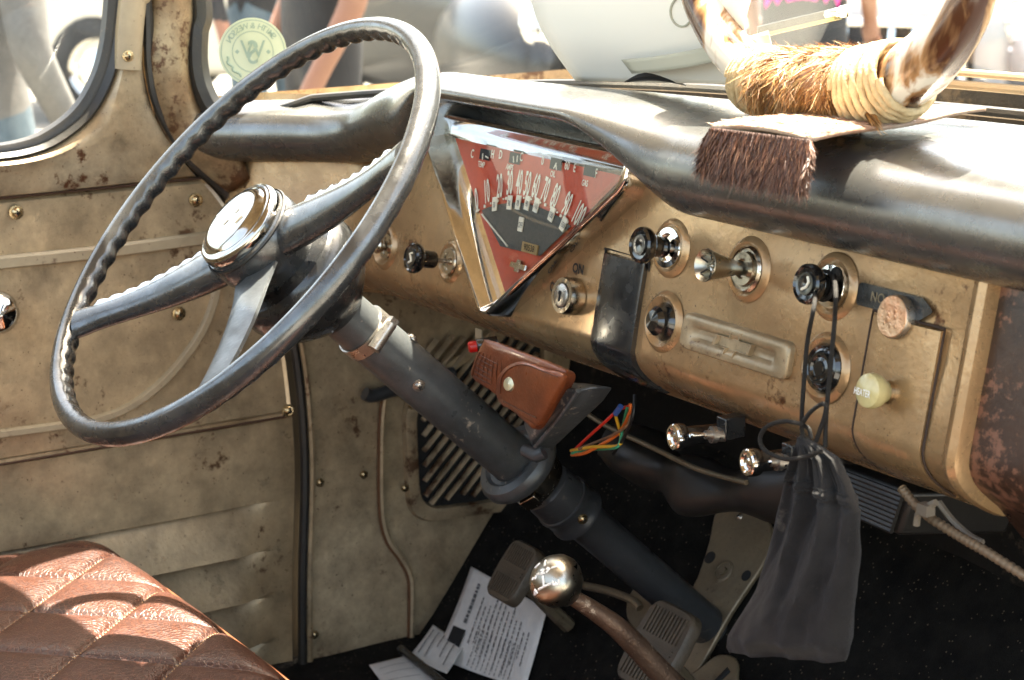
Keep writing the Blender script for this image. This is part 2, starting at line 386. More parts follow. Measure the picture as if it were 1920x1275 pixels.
# ================================================================ CAB BODY
body = thing('truck_cab', 'tan rusted steel cab shell with windscreen pillar, kick panel and roof', 'truck cab', (-.44, .1, .55))
E_ = [(-.26, 1.80), (-.172, 1.50), (-.157, 1.376), (-.158, 1.31), (-.15, 1.262), (-.118, 1.205), (-.078, 1.165), (-.035, 1.09), (-.008, .992), (0, .86), (-.010, .70), (-.016, .55)]
EDGE = spl([(-.43, y, z) for y, z in E_], 8)          # front edge of the driver's door
def edge_y(z):
    for a, b in zip(EDGE, EDGE[1:]):
        if (a.z - z) * (b.z - z) <= 0 and abs(a.z - b.z) > 1e-6: return a.y + (b.y - a.y) * (z - a.z) / (b.z - a.z)
    return EDGE[-1].y if z < EDGE[-1].z else EDGE[0].y
# pillar between door gap and windscreen
pl_L = spl([(-.434, -.255, 1.80), (-.434, -.168, 1.5), P(277, 0, x=-.434), P(268, 110, x=-.434), P(287, 205, x=-.434), P(312, 262, x=-.434), P(352, 310, x=-.434), P(420, 362, x=-.434)], 6)
pl_R = spl([(-.42, -.21, 1.80), (-.42, -.118, 1.5), P(362, 0, x=-.42), P(355, 110, x=-.42), P(363, 165, x=-.42), P(384, 212, x=-.42), P(430, 250, x=-.40), P(470, 330, x=-.40)], 6)
mb = MB(); NS = 10; rows = []
for a, b in zip(pl_L, pl_R):
    rows.append([a.lerp(b, t / NS) + V((.014 * math.sin(math.pi * t / NS) ** .7, -.004 * math.sin(math.pi * t / NS), 0)) for t in range(NS + 1)])
mb.loops(rows, closed=False); mb.build('windscreen_pillar', K['pillar'], body, solid=.002)
mb = MB(); mb.tube([p + V((.002, .002, 0)) for p in EDGE], .0055, 8); mb.build('door_seal', K['rubber'], body)
# windscreen rubber and glass
WB = [(-.455, -.135, 1.262), (-.41, -.10, 1.262), (-.35, -.045, 1.272), (-.27, 0.0, 1.282), (-.16, .035, 1.294), (-.05, .06, 1.306), (.09, .085, 1.315), (.245, .115, 1.319), (.5, .155, 1.321), (.8, .165, 1.322), (1.15, .15, 1.322)]
WBS = spl(WB, 6)
def wline(x):
    for a, b in zip(WBS, WBS[1:]):
        if a.x <= x <= b.x: return a.lerp(b, (x - a.x) / (b.x - a.x))
    return WBS[0] if x < WBS[0].x else WBS[-1]
seal = spl([(-.425, -.20, 1.80), (-.425, -.112, 1.5), P(374, 0, x=-.425), P(368, 60, x=-.425), P(367, 115, x=-.425), P(377, 165, x=-.422), P(402, 205, x=-.415), P(455, 222, x=-.39), (-.335, -.036, 1.268)], 6)
mb = MB(); mb.tube([p + V((.004, .000, .0)) for p in seal] + [p + V((0, .010, -.002)) for p in WBS if p.x > -.33], [.0125 - .0083 * sm(len(seal) - 16, len(seal) - 1, i_) for i_ in range(len(seal))] + [.0042] * len([p for p in WBS if p.x > -.33]), 8)
mb.build('windscreen_seal', K['rubber'], body)
mb = MB(); mb.tube([p + V((.001, .004, .017)) for p in WBS if p.x > .0], .0035, 8); mb.tube([p + V((.001, .006, .026)) for p in WBS if p.x > .0], .003, 8)
mb.build('windscreen_trim', K['nail'], body)
mb = MB()
gl0 = [p + V((-.004, .012, .0)) for p in seal[::-1] if p.z > 1.285][::1]
mb.loops([[p + V((-.003, .012, -.004)) for p in WBS], [V((p.x, p.y - .11 + .0, 1.80)) + V((0, .0, 0)) for p in WBS]], closed=False)
mb.build('windscreen_glass', K['glass'], body)
# roof: casts the shade over the seat
mb = MB()
def rf(i, j):
    y = -.07 - .81 * i; x = -.47 + 1.62 * j
    return V((x, y - .08 * (2 * j - 1) ** 2 * (1 - i), 1.80 + .06 * math.sin(math.pi * j) + .03 * math.sin(math.pi * i)))
mb.surf(rf, 12, 16); mb.build('roof', K['door'], body, solid=.02)
# unseen rear wall below the back window, added to darken reflections
mb = MB(); mb.surf(lambda i, j: V((-.46 + 1.60 * j, -.93 - .02 * math.sin(math.pi * i), .5 + .75 * i)), 8, 10); mb.build('rear_wall', K['door'], body, solid=.004)
# kick panel
kp = MB()
zs = [.5 + .77 * i / 40 for i in range(41)]
kp.loops([[V((-.436 - .004 * math.sin(6 * z + 9 * t), edge_y(z) + .012 + t * (.80 - edge_y(z)), z)) for t in [k / 30 for k in range(31)]] for z in zs], closed=False)
kp.build('kick_panel', K['kick'], body)
KX = -.430
mb = MB()   # dark backing added behind the door gap against light leaks, and the rolled rusty return beside it
mb.loops([[p + V((-.024, -.02, 0)) for p in EDGE], [p + V((-.024, .03, 0)) for p in EDGE]], closed=False); mb.build('door_gap_backing', K['rubber'], body); mb = MB()
mb.tube([p + V((.000, .0115, 0)) for p in EDGE if p.z < 1.12], .0046, 8); mb.build('door_jamb_bead', K['dooredge'], body)
mb = MB()   # pressed step line
st = spl([P(*q, x=KX) for q in ((722, 742), (716, 800), (716, 950), (728, 1010), (752, 1045), (768, 1075), (772, 1110), (770, 1215))], 6)
vl = MB(); vl.tube(spl([P(u, v, x=KX + .012) for u, v in ((684, 738), (700, 742), (740, 730), (800, 712), (850, 700))], 5), .008, 10); vl.build('vent_lever', K['darkcol'], body)
mb.tube(st, .0042, 8); mb.build('pressed_step', K['kick'], body)
mb = MB(); mb.tube([p + V((.001, -.0035, -.001)) for p in st], .0022, 6); mb.build('rust_seam', mat('rust', (.11, .045, .016), .8), body)
# vent grille
vg = thing('vent_grille', 'slanted slat air vent set in the driver side kick panel behind the steering column', 'vent', P(850, 870, x=KX))
c4 = [P(*q, x=KX) for q in ((770, 705), (1010, 560), (985, 955), (782, 975))]
c4 = [P(768, 745, x=KX), V((KX, .33, 1.0)), V((KX, .33, .745)), P(778, 968, x=KX)]
lo = [V((KX, p.x, p.y)) for p in rpoly([(p.y, p.z) for p in c4], .035, 6)]
ce = sum(lo, V()) / len(lo)
def ins(l, s, dx): return [ce + (p - ce) * s + V((dx, 0, 0)) for p in l]
mb = MB(); mb.loops([ins(lo, 1.10, -.005), ins(lo, 1.08, .003), ins(lo, .99, .005), ins(lo, .94, .004), ins(lo, .92, -.004)]); mb.build('frame', K['kick'], vg)
mb = MB(); mb.add(ins(lo, .93, -.003), [tuple(range(len(lo)))]); mb.build('backing', K['dark'], vg)
sl_ = MB()
ys = [p.y for p in ins(lo, .92, 0)]; zs_ = [p.z for p in ins(lo, .92, 0)]; y0, y1, z0, z1 = min(ys), max(ys), min(zs_), max(zs_)
for k in range(-14, 13):
    zz = z0 + k * .0185; a = V((KX + .002, y0, zz)); b = V((KX + .002, y1, zz + (y1 - y0) * .95))
    pts = [a.lerp(b, t / 24) for t in range(25)]; pts = [p for p in pts if z0 + .012 < p.z < z1 - .006 and y0 + .004 < p.y < y1 - .004]
    if len(pts) > 2: sl_.tube(pts, .0064, 6, ref=(1, 0, 0), rf=lambda i, ph: .5 if abs(math.sin(ph)) > .6 else 1.0)
sl_.build('slat', K['kick'], vg)
def screw(u, v, x, parent, r=.0048, m='bolt', d=(1, 0, 0), name='screw', at=None):
    p = at if at is not None else P(u, v, x=x); mb = MB()
    mb.lathe(p, d, [(r * 1.5, 0), (r * 1.45, r * .25), (r * 1.05, r * .3), (r * .95, r * .55), (r * .55, r * .85), (0, r * .9)], 16)
    a, b, dd = basis(d); mb.mi = 1
    for ax in (a, b):
        bb = ax.cross(dd); mb.box(p + dd * r * .9, (r * .5, r * .12, r * .06), (ax, bb, dd))
    return mb.build(name, [K[m], K['dark']], parent)
for q in ((600, 905), (590, 1190), (682, 890)): screw(*q, KX, body, .0034)
for q in ((772, 760), (759, 915)): screw(*q, KX + .004, vg, .0034)
# firewall above the toe board
mb = MB(); mb.surf(lambda i, j: V((-.44 + 1.9 * j, .36 + .06 * i + .006 * math.sin(9 * j), .86 + .44 * i)), 8, 12); mb.build('firewall', K['firewall'], body)

# ================================================================ DRIVER'S DOOR
door = thing('driver_door', 'tan rust-speckled driver door with louvred lower panel', 'truck door', (-.44, -.3, .55))
wl = spl([P(*q, x=-.437) for q in ((234, -60), (232, 0), (222, 90), (203, 158), (165, 222), (104, 270), (50, 290), (0, 298))], 6)
wl = wl + [V((-.437, -.80, 1.232)), V((-.437, -.9, 1.27)), V((-.437, -.92, 1.5)), V((-.437, -.86, 1.72)), V((-.437, -.4, 1.74)), V((-.437, -.25, 1.6))]
cen = V((-.437, -.52, 1.47))
def radial(loop, n=260):
    out = []; k = len(loop)
    for i in range(n):
        th = 2 * math.pi * i / n; d = V((0, math.cos(th), math.sin(th))); best = None
        for j in range(k):
            a = loop[j] - cen; b = loop[(j + 1) % k] - cen
            den = (b.y - a.y) * d.z - (b.z - a.z) * d.y
            if abs(den) < 1e-12: continue
            s_ = (a.z * d.y - a.y * d.z) / den
            if -1e-6 <= s_ <= 1 + 1e-6:
                q = a + (b - a) * s_; t = q.y * d.y + q.z * d.z
                if t > 0 and (best is None or t > best): best = t
        out.append(cen + d * (best or .1))
    return out
BELT = 1.1845
ol = [V((-.437, p.y - .004, p.z)) for p in EDGE if p.z > BELT] + [V((-.437, edge_y(BELT) - .004, BELT)), V((-.437, -1.1, BELT)), V((-.437, -1.1, 1.8))]
A0, A1 = radial(ol), radial(wl)
def mixl(t, dx): return [a.lerp(b, t) + V((dx, 0, 0)) for a, b in zip(A0, A1)]
def shr(d, dx): return [b + (cen - b).normalized() * d + V((dx, 0, 0)) for b in A1]
mb = MB(); mb.loops([mixl(0, -.006), mixl(.01, .002), mixl(.05, .007), mixl(.25, .010), mixl(.5, .011), mixl(.75, .014), mixl(.88, .016), mixl(.95, .013), mixl(1, .004), shr(.006, -.01)])
mb.build('window_surround', K['dooredge'], door)
mb = MB()
mb.loops([shr(-.002, .003), shr(.0, .010), shr(.003, .012), shr(.007, .008), shr(.009, .006), shr(.012, .006), shr(.018, .003), shr(.02, -.006)]); mb.build('window_rubber', K['rubber'], door)
mb = MB(); q = shr(.012, -.004); mb.add(q, [tuple(range(len(q)))]); mb.build('window_glass', K['glass'], door)
mb = MB(); mb.loops([[V((-.449, -1.1, z)), V((-.449, edge_y(z) - .004, z))] for z in (.46, .6, .7, .8, .9, .95, 1.0, 1.05, 1.1, 1.14, 1.17, 1.2)], closed=False); mb.build('outer_skin', K['rubber'], door)
# cover strip on the front of the window frame
mb = MB()
pa = [P(*q, x=-.425) for q in ((239, 130), (243, 60), (249, 0), (256, -70))]; pa.append(V((-.425, -.26, 1.6)))
pa = spl(pa, 5); rows = []
for i, p in enumerate(pa):
    w = .0135; t = (pa[min(i + 1, len(pa) - 1)] - pa[max(i - 1, 0)]).normalized(); s_ = V((1, 0, 0)).cross(t)
    rows.append([p + s_ * (w * a) + V((h, 0, 0)) for a, h in ((-1, -.012), (-1, .004), (-.7, .008), (0, .010), (.7, .008), (1, .004), (1, -.012))])
mb.loops(rows, cap0=True, closed=False); mb.add(rows[0], [tuple(range(7))]); mb.build('cover_strip', K['nail'], door)
screw(240, 105, -.416, door, .0042)
# middle service panel, ridge strip, lower louvred panel
def dpanel(z0, z1, x0, nz, fx, name, m, y0=-1.05, ny=150, g=.005):
    mb = MB()
    rows = []
    for i in range(nz + 1):
        z = z0 + (z1 - z0) * i / nz; ye = edge_y(z) - g
        rows.append([V((x0 + fx(y0 + (ye - y0) * j / ny, z, ye), y0 + (ye - y0) * j / ny, z)) for j in range(ny + 1)])
    mb.loops(rows, closed=False); return mb.build(name, m, door)
def fmid(y, z, ye):
    e = sm(BELT, BELT - .006, z) * sm(.905, .909, z)
    dent = .0016 * math.sin(17 * y + 3 * z) * math.sin(19 * z + 4 * y) + .0005 * math.sin(43 * y + 9) * math.sin(51 * z + 12 * y)
    return -.006 + .006 * e * sm(ye, ye - .006, y) + dent
dpanel(.9055, BELT - .002, -.4365, 60, fmid, 'service_panel', K['door'])
def flow(y, z, ye):
    b = 0
    for zt in (.806, .748, .692, .636, .58):
        if zt - .056 < z <= zt + .004:
            s_ = (zt - z) / .056; f = sm(0, .10, s_) * 0 + (s_ ** .8)
            b = (.026 * f - .008) if z <= zt else .011 * sm(zt + .004, zt, z) * 0
    en = sm(ye - .018, ye - .075, y)
    top = sm(.9055, .900, z)
    return -.002 + b * en + .0018 * math.sin(11 * y) * math.sin(13 * z) + .0006 * math.sin(37 * y + 20 * z) * math.sin(29 * z) - .006 * (1 - top)
dpanel(.45, .9045, -.4385, 330, flow, 'lower_panel', K['door'])
def strip(pts, w, h, name, m):
    mb = MB(); pts = [V(p) for p in pts]; rows = []
    for i, p in enumerate(pts):
        t = (pts[min(i + 1, len(pts) - 1)] - pts[max(i - 1, 0)]).normalized(); s_ = V((1, 0, 0)).cross(t)
        rows.append([p + s_ * (w * a) + V((hh, 0, 0)) for a, hh in ((-1, -.004), (-1, h * .8), (-.8, h), (.6, h), (1, h * .6), (1, -.004))])
    mb.loops(rows, closed=False); mb.add(rows[0], [tuple(range(6))]); mb.add(rows[-1], [tuple(range(5, -1, -1))]); return mb.build(name, m, door)
strip([V((-.436, y, 1.118 - .001 * math.sin(y * 20))) for y in [-1 + .9 * k / 20 for k in range(21)]], .0068, .007, 'trim_strip', K['nail'])
strip(spl([P(*q, x=-.436) for q in ((-60, 820), (0, 812), (110, 797), (180, 785), (240, 762), (300, 718), (345, 668), (378, 618), (400, 560), (408, 500))], 8), .0042, .006, 'curved_trim', K['nail'])
mb = MB(); mb.tube([V((-.4335, y, BELT - .0005)) for y in [-1 + (edge_y(BELT) + .994) * k / 30 for k in range(31)]], .0013, 6); mb.tube([V((-.4345, y, .9042)) for y in [-1 + (edge_y(.904) + .994) * k / 30 for k in range(31)]], .0014, 6); mb.build('rust_line', mat('dark rust seam', (.06, .025, .01), .8), door)
strip([V((-.438, y, .9065)) for y in [-1 + .99 * k / 20 for k in range(21)]], .0022, .003, 'lower_edge', K['dooredge'])
for q in ((30, 398), (367, 375), (540, 770), (335, 588)): screw(*q, -.434, door, .0052)
mb = MB(); p = P(-8, 585, x=-.40)
mb.lathe(p - V((.036, 0, 0)), (1, 0, 0), [(.022, 0), (.021, .006), (.009, .010), (.008, .02), (.014, .024), (.021, .032), (.0225, .04), (.02, .05), (.012, .057), (0, .059)], 32)
mb.build('crank_knob', K['chrome'], door)

# ================================================================ DASHBOARD
dash = thing('dashboard', 'tan patina steel dashboard with black painted top and chrome controls', 'dashboard', (.1, 0, 1.06))
DN = V((0, -1, .2)).normalized()
XL, XR = -.428, D(1808, 700).x
mb = MB(); nz = 80
prof = [1.275 - (1.275 - 1.068) * i / nz for i in range(nz + 1)]
def dpt(x, z, off=0): return V((x, ydash(z) + off, z))
nx = 200
rows = []
for i in range(nx + 1):
    x = XL + (XR - XL) * i / nx
    wob = .0012
    back = .09 * sm(-.27, -.43, x)
    row = [dpt(x, z, wob - back + .0011 * math.sin(13 * x + 22 * z) * math.sin(34 * z + 6 * x + 1) + .0006 * math.sin(37 * x - 9 * z) * math.sin(41 * z + 11 * x)) for z in prof]
    e = row[-1]; row += [e + V((0, .004, -.004)), e + V((0, .010, -.003)), e + V((0, .014, .006)), e + V((0, .03, .02))]
    rows.append(row)
mb.loops(rows, closed=False)
def ring(u, v, r0, h=.004, w=.006):                    # pressed boss round a control
    c = D(u, v); mb.lathe(c - DN * .001, DN, [(r0 + w, 0), (r0 + w * .6, h * .7), (r0 + w * .2, h), (r0 - w * .2, h * .6), (r0 - w * .7, 0)], 40)
for q in ((845, 490, .016), (1257, 465, .0185), (1402, 505, .020), (1562, 537, .0195), (1243, 603, .0195), (1546, 690, .0205), (722, 462, .018)): ring(*q)
panel = mb.build('dash_panel', K['dash'], dash)
# right edge ridge, gloveboxes
rr = MB(); cs = [(1.25 - .186 * i / 30) for i in range(31)]
rr.loops([[dpt(XR + dx, z, dy) for dx, dy in ((-.006, .001), (-.002, -.004), (.004, -.006), (.009, -.003), (.011, .004), (.011, .02))] for z in cs], closed=False); rr.build('edge_ridge', K['dash'], dash)
gb = MB(); cs2 = [(1.25 - .205 * i / 30) for i in range(31)]
def gz(z): return ydash(z) if z > 1.075 else ydash(1.075) + (1.075 - z) * .9
gb.loops([[V((XR + .011 + .42 * j / 12, gz(z) + .008, z)) for j in range(13)] for z in cs2], closed=False)
gb.build('glovebox_door', K['glove'], dash, label='dark brown speckled glovebox door')
gt = MB(); gt.loops([[V((XR + .011 + .42 * j, ydash(1.236) + dy, 1.236 + dz)) for j in (0, 1)] for dy, dz in ((.012, -.004), (-.003, -.003), (-.003, .012), (.01, .016))], closed=False); gt.build('glovebox_sill', K['dash'], dash)
# cowl and bulkhead ahead of the dash keep the light out
mb = MB(); mb.surf(lambda i, j: V((-.50 + 1.75 * j, wline(min(1.1, max(-.45, -.50 + 1.75 * j))).y + .008 + i * (.80 - wline(min(1.1, max(-.45, -.50 + 1.75 * j))).y), wline(min(1.1, max(-.45, -.50 + 1.75 * j))).z - .014 - .12 * i)), 10, 24); mb.build('cowl', K['door'], body)
# padded-looking top
def wt(x): return sm(-.165, -.055, x) * sm(.30, .165, x)
def sect(x):
    y0 = .03 - .105 * sm(-.24, -.43, x); z0 = 1.231 - .024 * sm(-.15, -.30, x) - .004 * sm(-.3, -.43, x); hh = .078 - .014 * sm(-.15, -.3, x)
    W = wline(x) + V((0, .012, -.010)); T_ = V((x, y0 + .0, z0 + hh))
    Rr = [V((x, y0 + .022, z0 + .010)), V((x, y0, z0)), V((x, y0 - .03, z0 + .006)), V((x, y0 - .050, z0 + .4 * hh)), V((x, y0 - .040, z0 + .8 * hh)), T_, T_.lerp(W, .5) + V((0, 0, .003)), W]
    H = [V((x, .030, 1.268)), V((x, .027, 1.279)), V((x, .004, 1.291)), V((x, -.030, 1.299)), V((x, -.032, 1.310)), V((x, .0, 1.3185)), V((x, .0, 1.3185)).lerp(W, .5) + V((0, 0, .003)), W]
    w = wt(x)
    # lip drops towards the two ends of the hood
    return spl([a.lerp(b, w) for a, b in zip(Rr, H)], 7)
mb = MB(); xs = [-.455 + 1.55 * i / 260 for i in range(261)]
mb.loops([sect(x) for x in xs], closed=False); mb.build('dash_top', K['pad'], dash, smooth=70)
# defroster slot
mb = MB(); pz = [wline(.12 + .07 * t / 8) + V((0, -.022, .0035 + .0065 * math.sin(math.pi * t / 8))) for t in range(9)]
mb.tube(pz, [.0005 + .004 * math.sin(math.pi * t / 8) for t in range(9)], 8); mb.build('defroster_slot', K['dark'], dash)

# ---- gauge cluster
gc_loc = dpt(0, 1.19)
U2 = V((0, .2, 1)).normalized(); XA = V((1, 0, 0))
def G(x, z, off=0): return V((x, ydash(z), z)) + DN * off
def vshape(grow, off, rad=(.05, .012, .02, .006, .006)):
    pts = [(-.158, 1.273), (.216, 1.270), (.212, 1.2385), (.032, 1.102), (.018, 1.102)]
    c = V((0, 1.205)); out = []
    lp = rpoly(pts, rad, 6)
    # inward offset by averaging edge normals
    n = len(lp); res = []
    for i in range(n):
        a, b_, c_ = lp[i - 1], lp[i], lp[(i + 1) % n]
        n1 = V((-(b_ - a).y, (b_ - a).x)); n2 = V((-(c_ - b_).y, (c_ - b_).x))
        nn = (n1.normalized() if n1.length > 1e-9 else V((0, 0))) + (n2.normalized() if n2.length > 1e-9 else V((0, 0)))
        if nn.length > 1e-9: nn.normalize()
        k = 1.0
        res.append(b_ + nn * grow * k)
    return [G(p.x, p.y, off) for p in res]
gcl = MB()
gcl.loops([vshape(0, -.002), vshape(.0, .020), vshape(-.0015, .024), vshape(-.004, .025), vshape(-.0055, .023), vshape(-.010, .015), vshape(-.017, .007), vshape(-.023, .0025)])
cl = gcl.build('gauge_cluster', K['chrome'], dash, smooth=50)
mb = MB(); q = vshape(-.018, .0032); mb.add(q, [tuple(range(len(q)))]); mb.build('gauge_face', K['redface'], cl)
FO = .0
def F(u, v, off=0): return onf(u, v, lambda p: (p - G(0, 1.19, .0036)).dot(DN)) + DN * off
arc_c = V((.0, 1.125))
# woven dark fan in the middle of the face
mb = MB()
px = [(905, 395), (915, 390), (935, 384), (960, 380), (985, 381), (1010, 388), (1035, 398), (1058, 412), (1072, 425)]
fan = [F(u, v, .0012) for u, v in spl([(u, v, 0) for u, v in px], 4) for u, v in [(u, v)]] if 0 else [F(p.x, p.y, .0012) for p in spl([(u, v, 0) for u, v in px], 4)]
fan += [F(1015, 480, .0012), F(940, 462, .0012)]
mb.add(fan, [tuple(range(len(fan)))]); mb.build('speed_fan', K['mesh'], cl)
lt = MB()
nums = [('0', 895, 376), ('10', 914, 361), ('20', 938, 351), ('30', 957, 345), ('40', 975, 344), ('50', 990, 347), ('60', 1006, 351), ('70', 1024, 358), ('80', 1042, 370), ('90', 1064, 385), ('100', 1086, 404)]
for i, (s_, u, v) in enumerate(nums):
    c = F(u, v, .0007); th = R(26 - 52 * i / 10)
    rt = XA * math.cos(th) + U2 * math.sin(th); up = U2 * math.cos(th) - XA * math.sin(th)
    lt.text(s_, c, rt, up, .031, .0002, .33, .018)
for s_, u, v, sz in (('TEMP', 904, 309, .0050), ('AMPS', 957, 314, .0050), ('OIL', 1038, 327, .0050), ('GAS', 1098, 344, .0050), ('C', 887, 289, .0075), ('H', 925, 290, .0075), ('D', 940, 291, .0075), ('C', 979, 295, .0075), ('0', 1019, 302, .0075), ('60', 1065, 311, .0075), ('E', 1079, 315, .0075), ('F', 1119, 326, .0075)):
    lt.text(s_, F(u, v, .0007), XA, U2, sz * 1.5, .0002, .68, .02)
for i in range(21):
    u, v = spl([(a, b, 0) for a, b in ((897, 396), (917, 384), (941, 375), (962, 371), (985, 371), (1003, 375), (1020, 382), (1040, 392), (1054, 405), (1066, 416))], 4)[min(36, int(i * 1.8))].xy
    lt.lathe(F(u, v, .001), DN, [(.0016 if i % 2 == 0 else .001, 0), (.0016 if i % 2 == 0 else .001, .0008), (0, .0008)], 10)
lt.build('dial_lettering', K['ivory'], cl)
for u, v, th in ((931, 383, 12), (959, 380, 4), (975, 380, 0), (992, 381, -3), (1009, 385, -8), (1038, 402, -16), (1060, 420, -22), (980, 421, 0)):
    t = R(th); rt = XA * math.cos(t) + U2 * math.sin(t); up = U2 * math.cos(t) - XA * math.sin(t)
    tg = MB(); tg.box(F(u, v, .002), (.0038, .0065, .0005), (rt, up, DN)); tg.build('dial_tag', K['ivory'], cl)
for s_, u, v, th in (('30', 931, 385, 12), ('50', 959, 382, 4), ('70', 975, 382, 0), ('90', 992, 383, -3), ('110', 1009, 387, -8), ('130', 1038, 404, -16), ('150', 1060, 422, -22), ('OFF', 980, 423, 0)):
    t = R(th); rt = XA * math.cos(t) + U2 * math.sin(t); up = U2 * math.cos(t) - XA * math.sin(t)
    tt = MB(); tt.text(s_, F(u, v, .0027), rt, up, .0075, .0001, .55, .006); tt.build('tag_lettering', K['ink'], cl)
for u, v, w in ((911, 290, .0085), (967, 297, .0085), (1044, 308, .0085), (1108, 320, .0085)): wn_ = MB(); wn_.box(F(u, v, .001), (w, .0050, .0006), (XA, U2, DN)); wn_.build('gauge_window', K['dark'], cl)
for u, v, a in ((908, 294, 8), (916, 295, 80), (966, 299, 20), (973, 298, 5), (1046, 313, 30), (1044, 311, -30)):
    t = R(a); nd = MB(); nd.box(F(u, v, .0018), (.0006, .003, .0003), (XA * math.cos(t) + U2 * math.sin(t), U2 * math.cos(t) - XA * math.sin(t), DN)); nd.build('gauge_needle', K['ivory'], cl)
nd = MB()
nd.tube([F(955, 462, .002), F(907, 402, .002)], .0009, 6)
nd.build('gauge_needle', K['ivory'], cl)
od = MB(); od.box(F(997, 466, .0018), (.013, .0045, .0008), (XA, U2, DN)); od.build('odometer', mat('amber odometer', (.32, .2, .07), .5), cl)
ot = MB(); ot.text('90538', F(997, 466, .003), XA, U2, .008, .0001, .9, .002); ot.build('odometer_digits', K['dark'], cl)
def bowtie(o, rt, up, s, dep, skew=.22):
    pts = [(-1, -.27), (-.28, -.27), (-.28, -.62), (.28, -.62), (.28, -.27), (1, -.27), (1, .27), (.28, .27), (.28, .62), (-.28, .62), (-.28, .27), (-1, .27)]
    return [o + rt * (s * (a + skew * b)) + up * (s * .72 * b) for a, b in pts]
em = MB(); em.prism(bowtie(F(975, 499, .001), XA, U2, .0125, .002), DN * .002); em.build('emblem', K['wornchrome'], cl)
mb = MB(); q = vshape(-.0165, .0095); mb.add(q, [tuple(range(len(q)))]); mb.build('lens', K['lens'], cl)

# ---- controls
def control(name, u, v, tip, prof, m, washer=None, rod=None, label=None, wm='wornchrome', n=36):
    c = D(u, v); q = P(tip[0], tip[1], x=c.x); L = max(.004, (q - c).dot(DN))
    mb = MB(); mb.lathe(c, DN, [(r, L + h) for r, h in prof], n)
    k = mb.build(name, K[m], dash, label=label, smooth=30)
    if washer:
        w = MB(); w.lathe(c, DN, washer, 36); w.build('washer', K[wm], k, smooth=30)
    if rod:
        w = MB(); w.lathe(c, DN, [(rod, 0), (rod, L - .01)], 14); w.build('rod', K['steel'], k)
    return k, c, L
KN = [(.0078, -.024), (.0085, -.022), (.0085, -.010), (.012, -.008), (.0142, -.005), (.0148, -.002), (.0142, .001), (.0125, .0025), (.0112, .001), (.0085, .0005), (.008, .0018), (.004, .0018), (0, .0012)]
WA = [(.0135, 0), (.0135, .002), (.0125, .0035), (.009, .0035), (.0085, .002), (.004, .002), (.004, .004), (0, .004)]
k1, c, L = control('pull_knob', 845, 490, (772, 491), KN, 'knob', WA, .0022, 'black pull knob on a long bare rod')
def mark(k, c, L, shape, off=.0022):
    mb = MB(); mb.tube([c + DN * (L + off) + XA * a + U2 * b for a, b in shape], .0011, 6); mb.build('symbol', K['ivory'], k)
mark(k1, c, L, [(.003, .005), (-.002, .0035), (.001, 0), (.002, -.003), (-.002, -.005)])
k2, c, L = control('pull_knob', 1257, 465, (1200, 468), [(r * 1.02, h) for r, h in KN], 'knob', [(.0175, 0), (.0175, .002), (.0165, .004), (.012, .0045), (.0115, .001), (0, .001)], .0035, wm='chrome')
k4, c4_, L4 = control('pull_knob', 1562, 537, (1512, 539), [(r * 1.02, h) for r, h in KN], 'knob', [(.0165, 0), (.0165, .002), (.0155, .004), (.009, .0045), (.0085, .001), (0, .001)], .004, wm='chrome')
mark(k4, c4_, L4, [(.002, .0055), (.004, .002), (.002, -.002), (-.0025, -.0045)])
kl, c, L = control('cigarette_lighter', 1402, 505, (1322, 501), [(.0052, -.045), (.0055, -.028), (.0065, -.026), (.0085, -.016), (.0115, -.004), (.0128, 0), (.0125, .001), (.0112, -.001), (.007, -.010), (.003, -.012), (.002, -.006), (0, -.004)], 'silver', [(.0185, 0), (.0185, .002), (.0165, .004), (.016, .002), (.014, .002), (.013, .006), (.008, .006), (.007, .003), (0, .003)], .005)
mb = MB()
for a in (10, 82, 154, 226, 298):
    t = R(a); mb.box(c + DN * (L - .0035) + XA * (.0072 * math.cos(t)) + U2 * (.0072 * math.sin(t)), (.0032, .0006, .0003), ((XA * math.cos(t) + U2 * math.sin(t) + DN * .55).normalized(), U2 * math.cos(t) - XA * math.sin(t), DN))
mb.build('cup_reflections', K['dark'], kl)  # dark bars stand in for chrome reflections inside the lighter cup
kb, c, L = control('push_button', 1243, 603, (1228, 601), [(.0165, -.012), (.016, -.009), (.0135, -.006), (.0125, -.004), (.012, -.001), (.0085, .003), (0, .0045)], 'knob')
kr, c, L = control('round_knob', 1548, 691, (1538, 690), [(.0185, -.008), (.0185, -.003), (.0165, 0), (.0145, -.0015), (.013, -.001), (.0115, .0015), (.0095, .0015), (.008, 0), (.0055, .0005), (.005, .0018), (0, .0018)], 'knob')
k0, c, L = control('choke_knob', 728, 462, (706, 466), [(.005, -.012), (.0055, -.006), (.0075, -.004), (.0085, 0), (.006, .002), (0, .002)], 'wornchrome', WA, .004)
mk, c, L = control('medallion_knob', 1690, 595, (1672, 594), [(.0152, -.012), (.0155, -.010), (.0155, -.0015), (.0148, 0)], 'steel')
mb = MB(); mb.lathe(c, DN, [(.0148, L), (.0142, L + .0006), (0, L + .0008)], 36)
for a, b, r in ((-.003, .001, .0022), (-.003, -.003, .0025), (.003, .004, .002), (.0035, 0, .0016), (0, -.0065, .002), (.005, -.006, .0015), (-.006, -.006, .0015)):
    mb.ball(c + DN * (L + .0006) + XA * a + U2 * b, r, (.8, .35, 1.4), 10, 6)
mb.build('medallion', K['copper'], mk)
hk, c, L = control('heater_knob', 1672, 735, (1628, 733), [(.0065, -.022), (.0072, -.016), (.0085, -.013), (.0115, -.008), (.0128, -.003), (.0118, .001), (.008, .003), (0, .0038)], 'olive', [(.0085, 0), (.0085, .008), (0, .008)], None, 'pale yellow knob lettered for the heater')
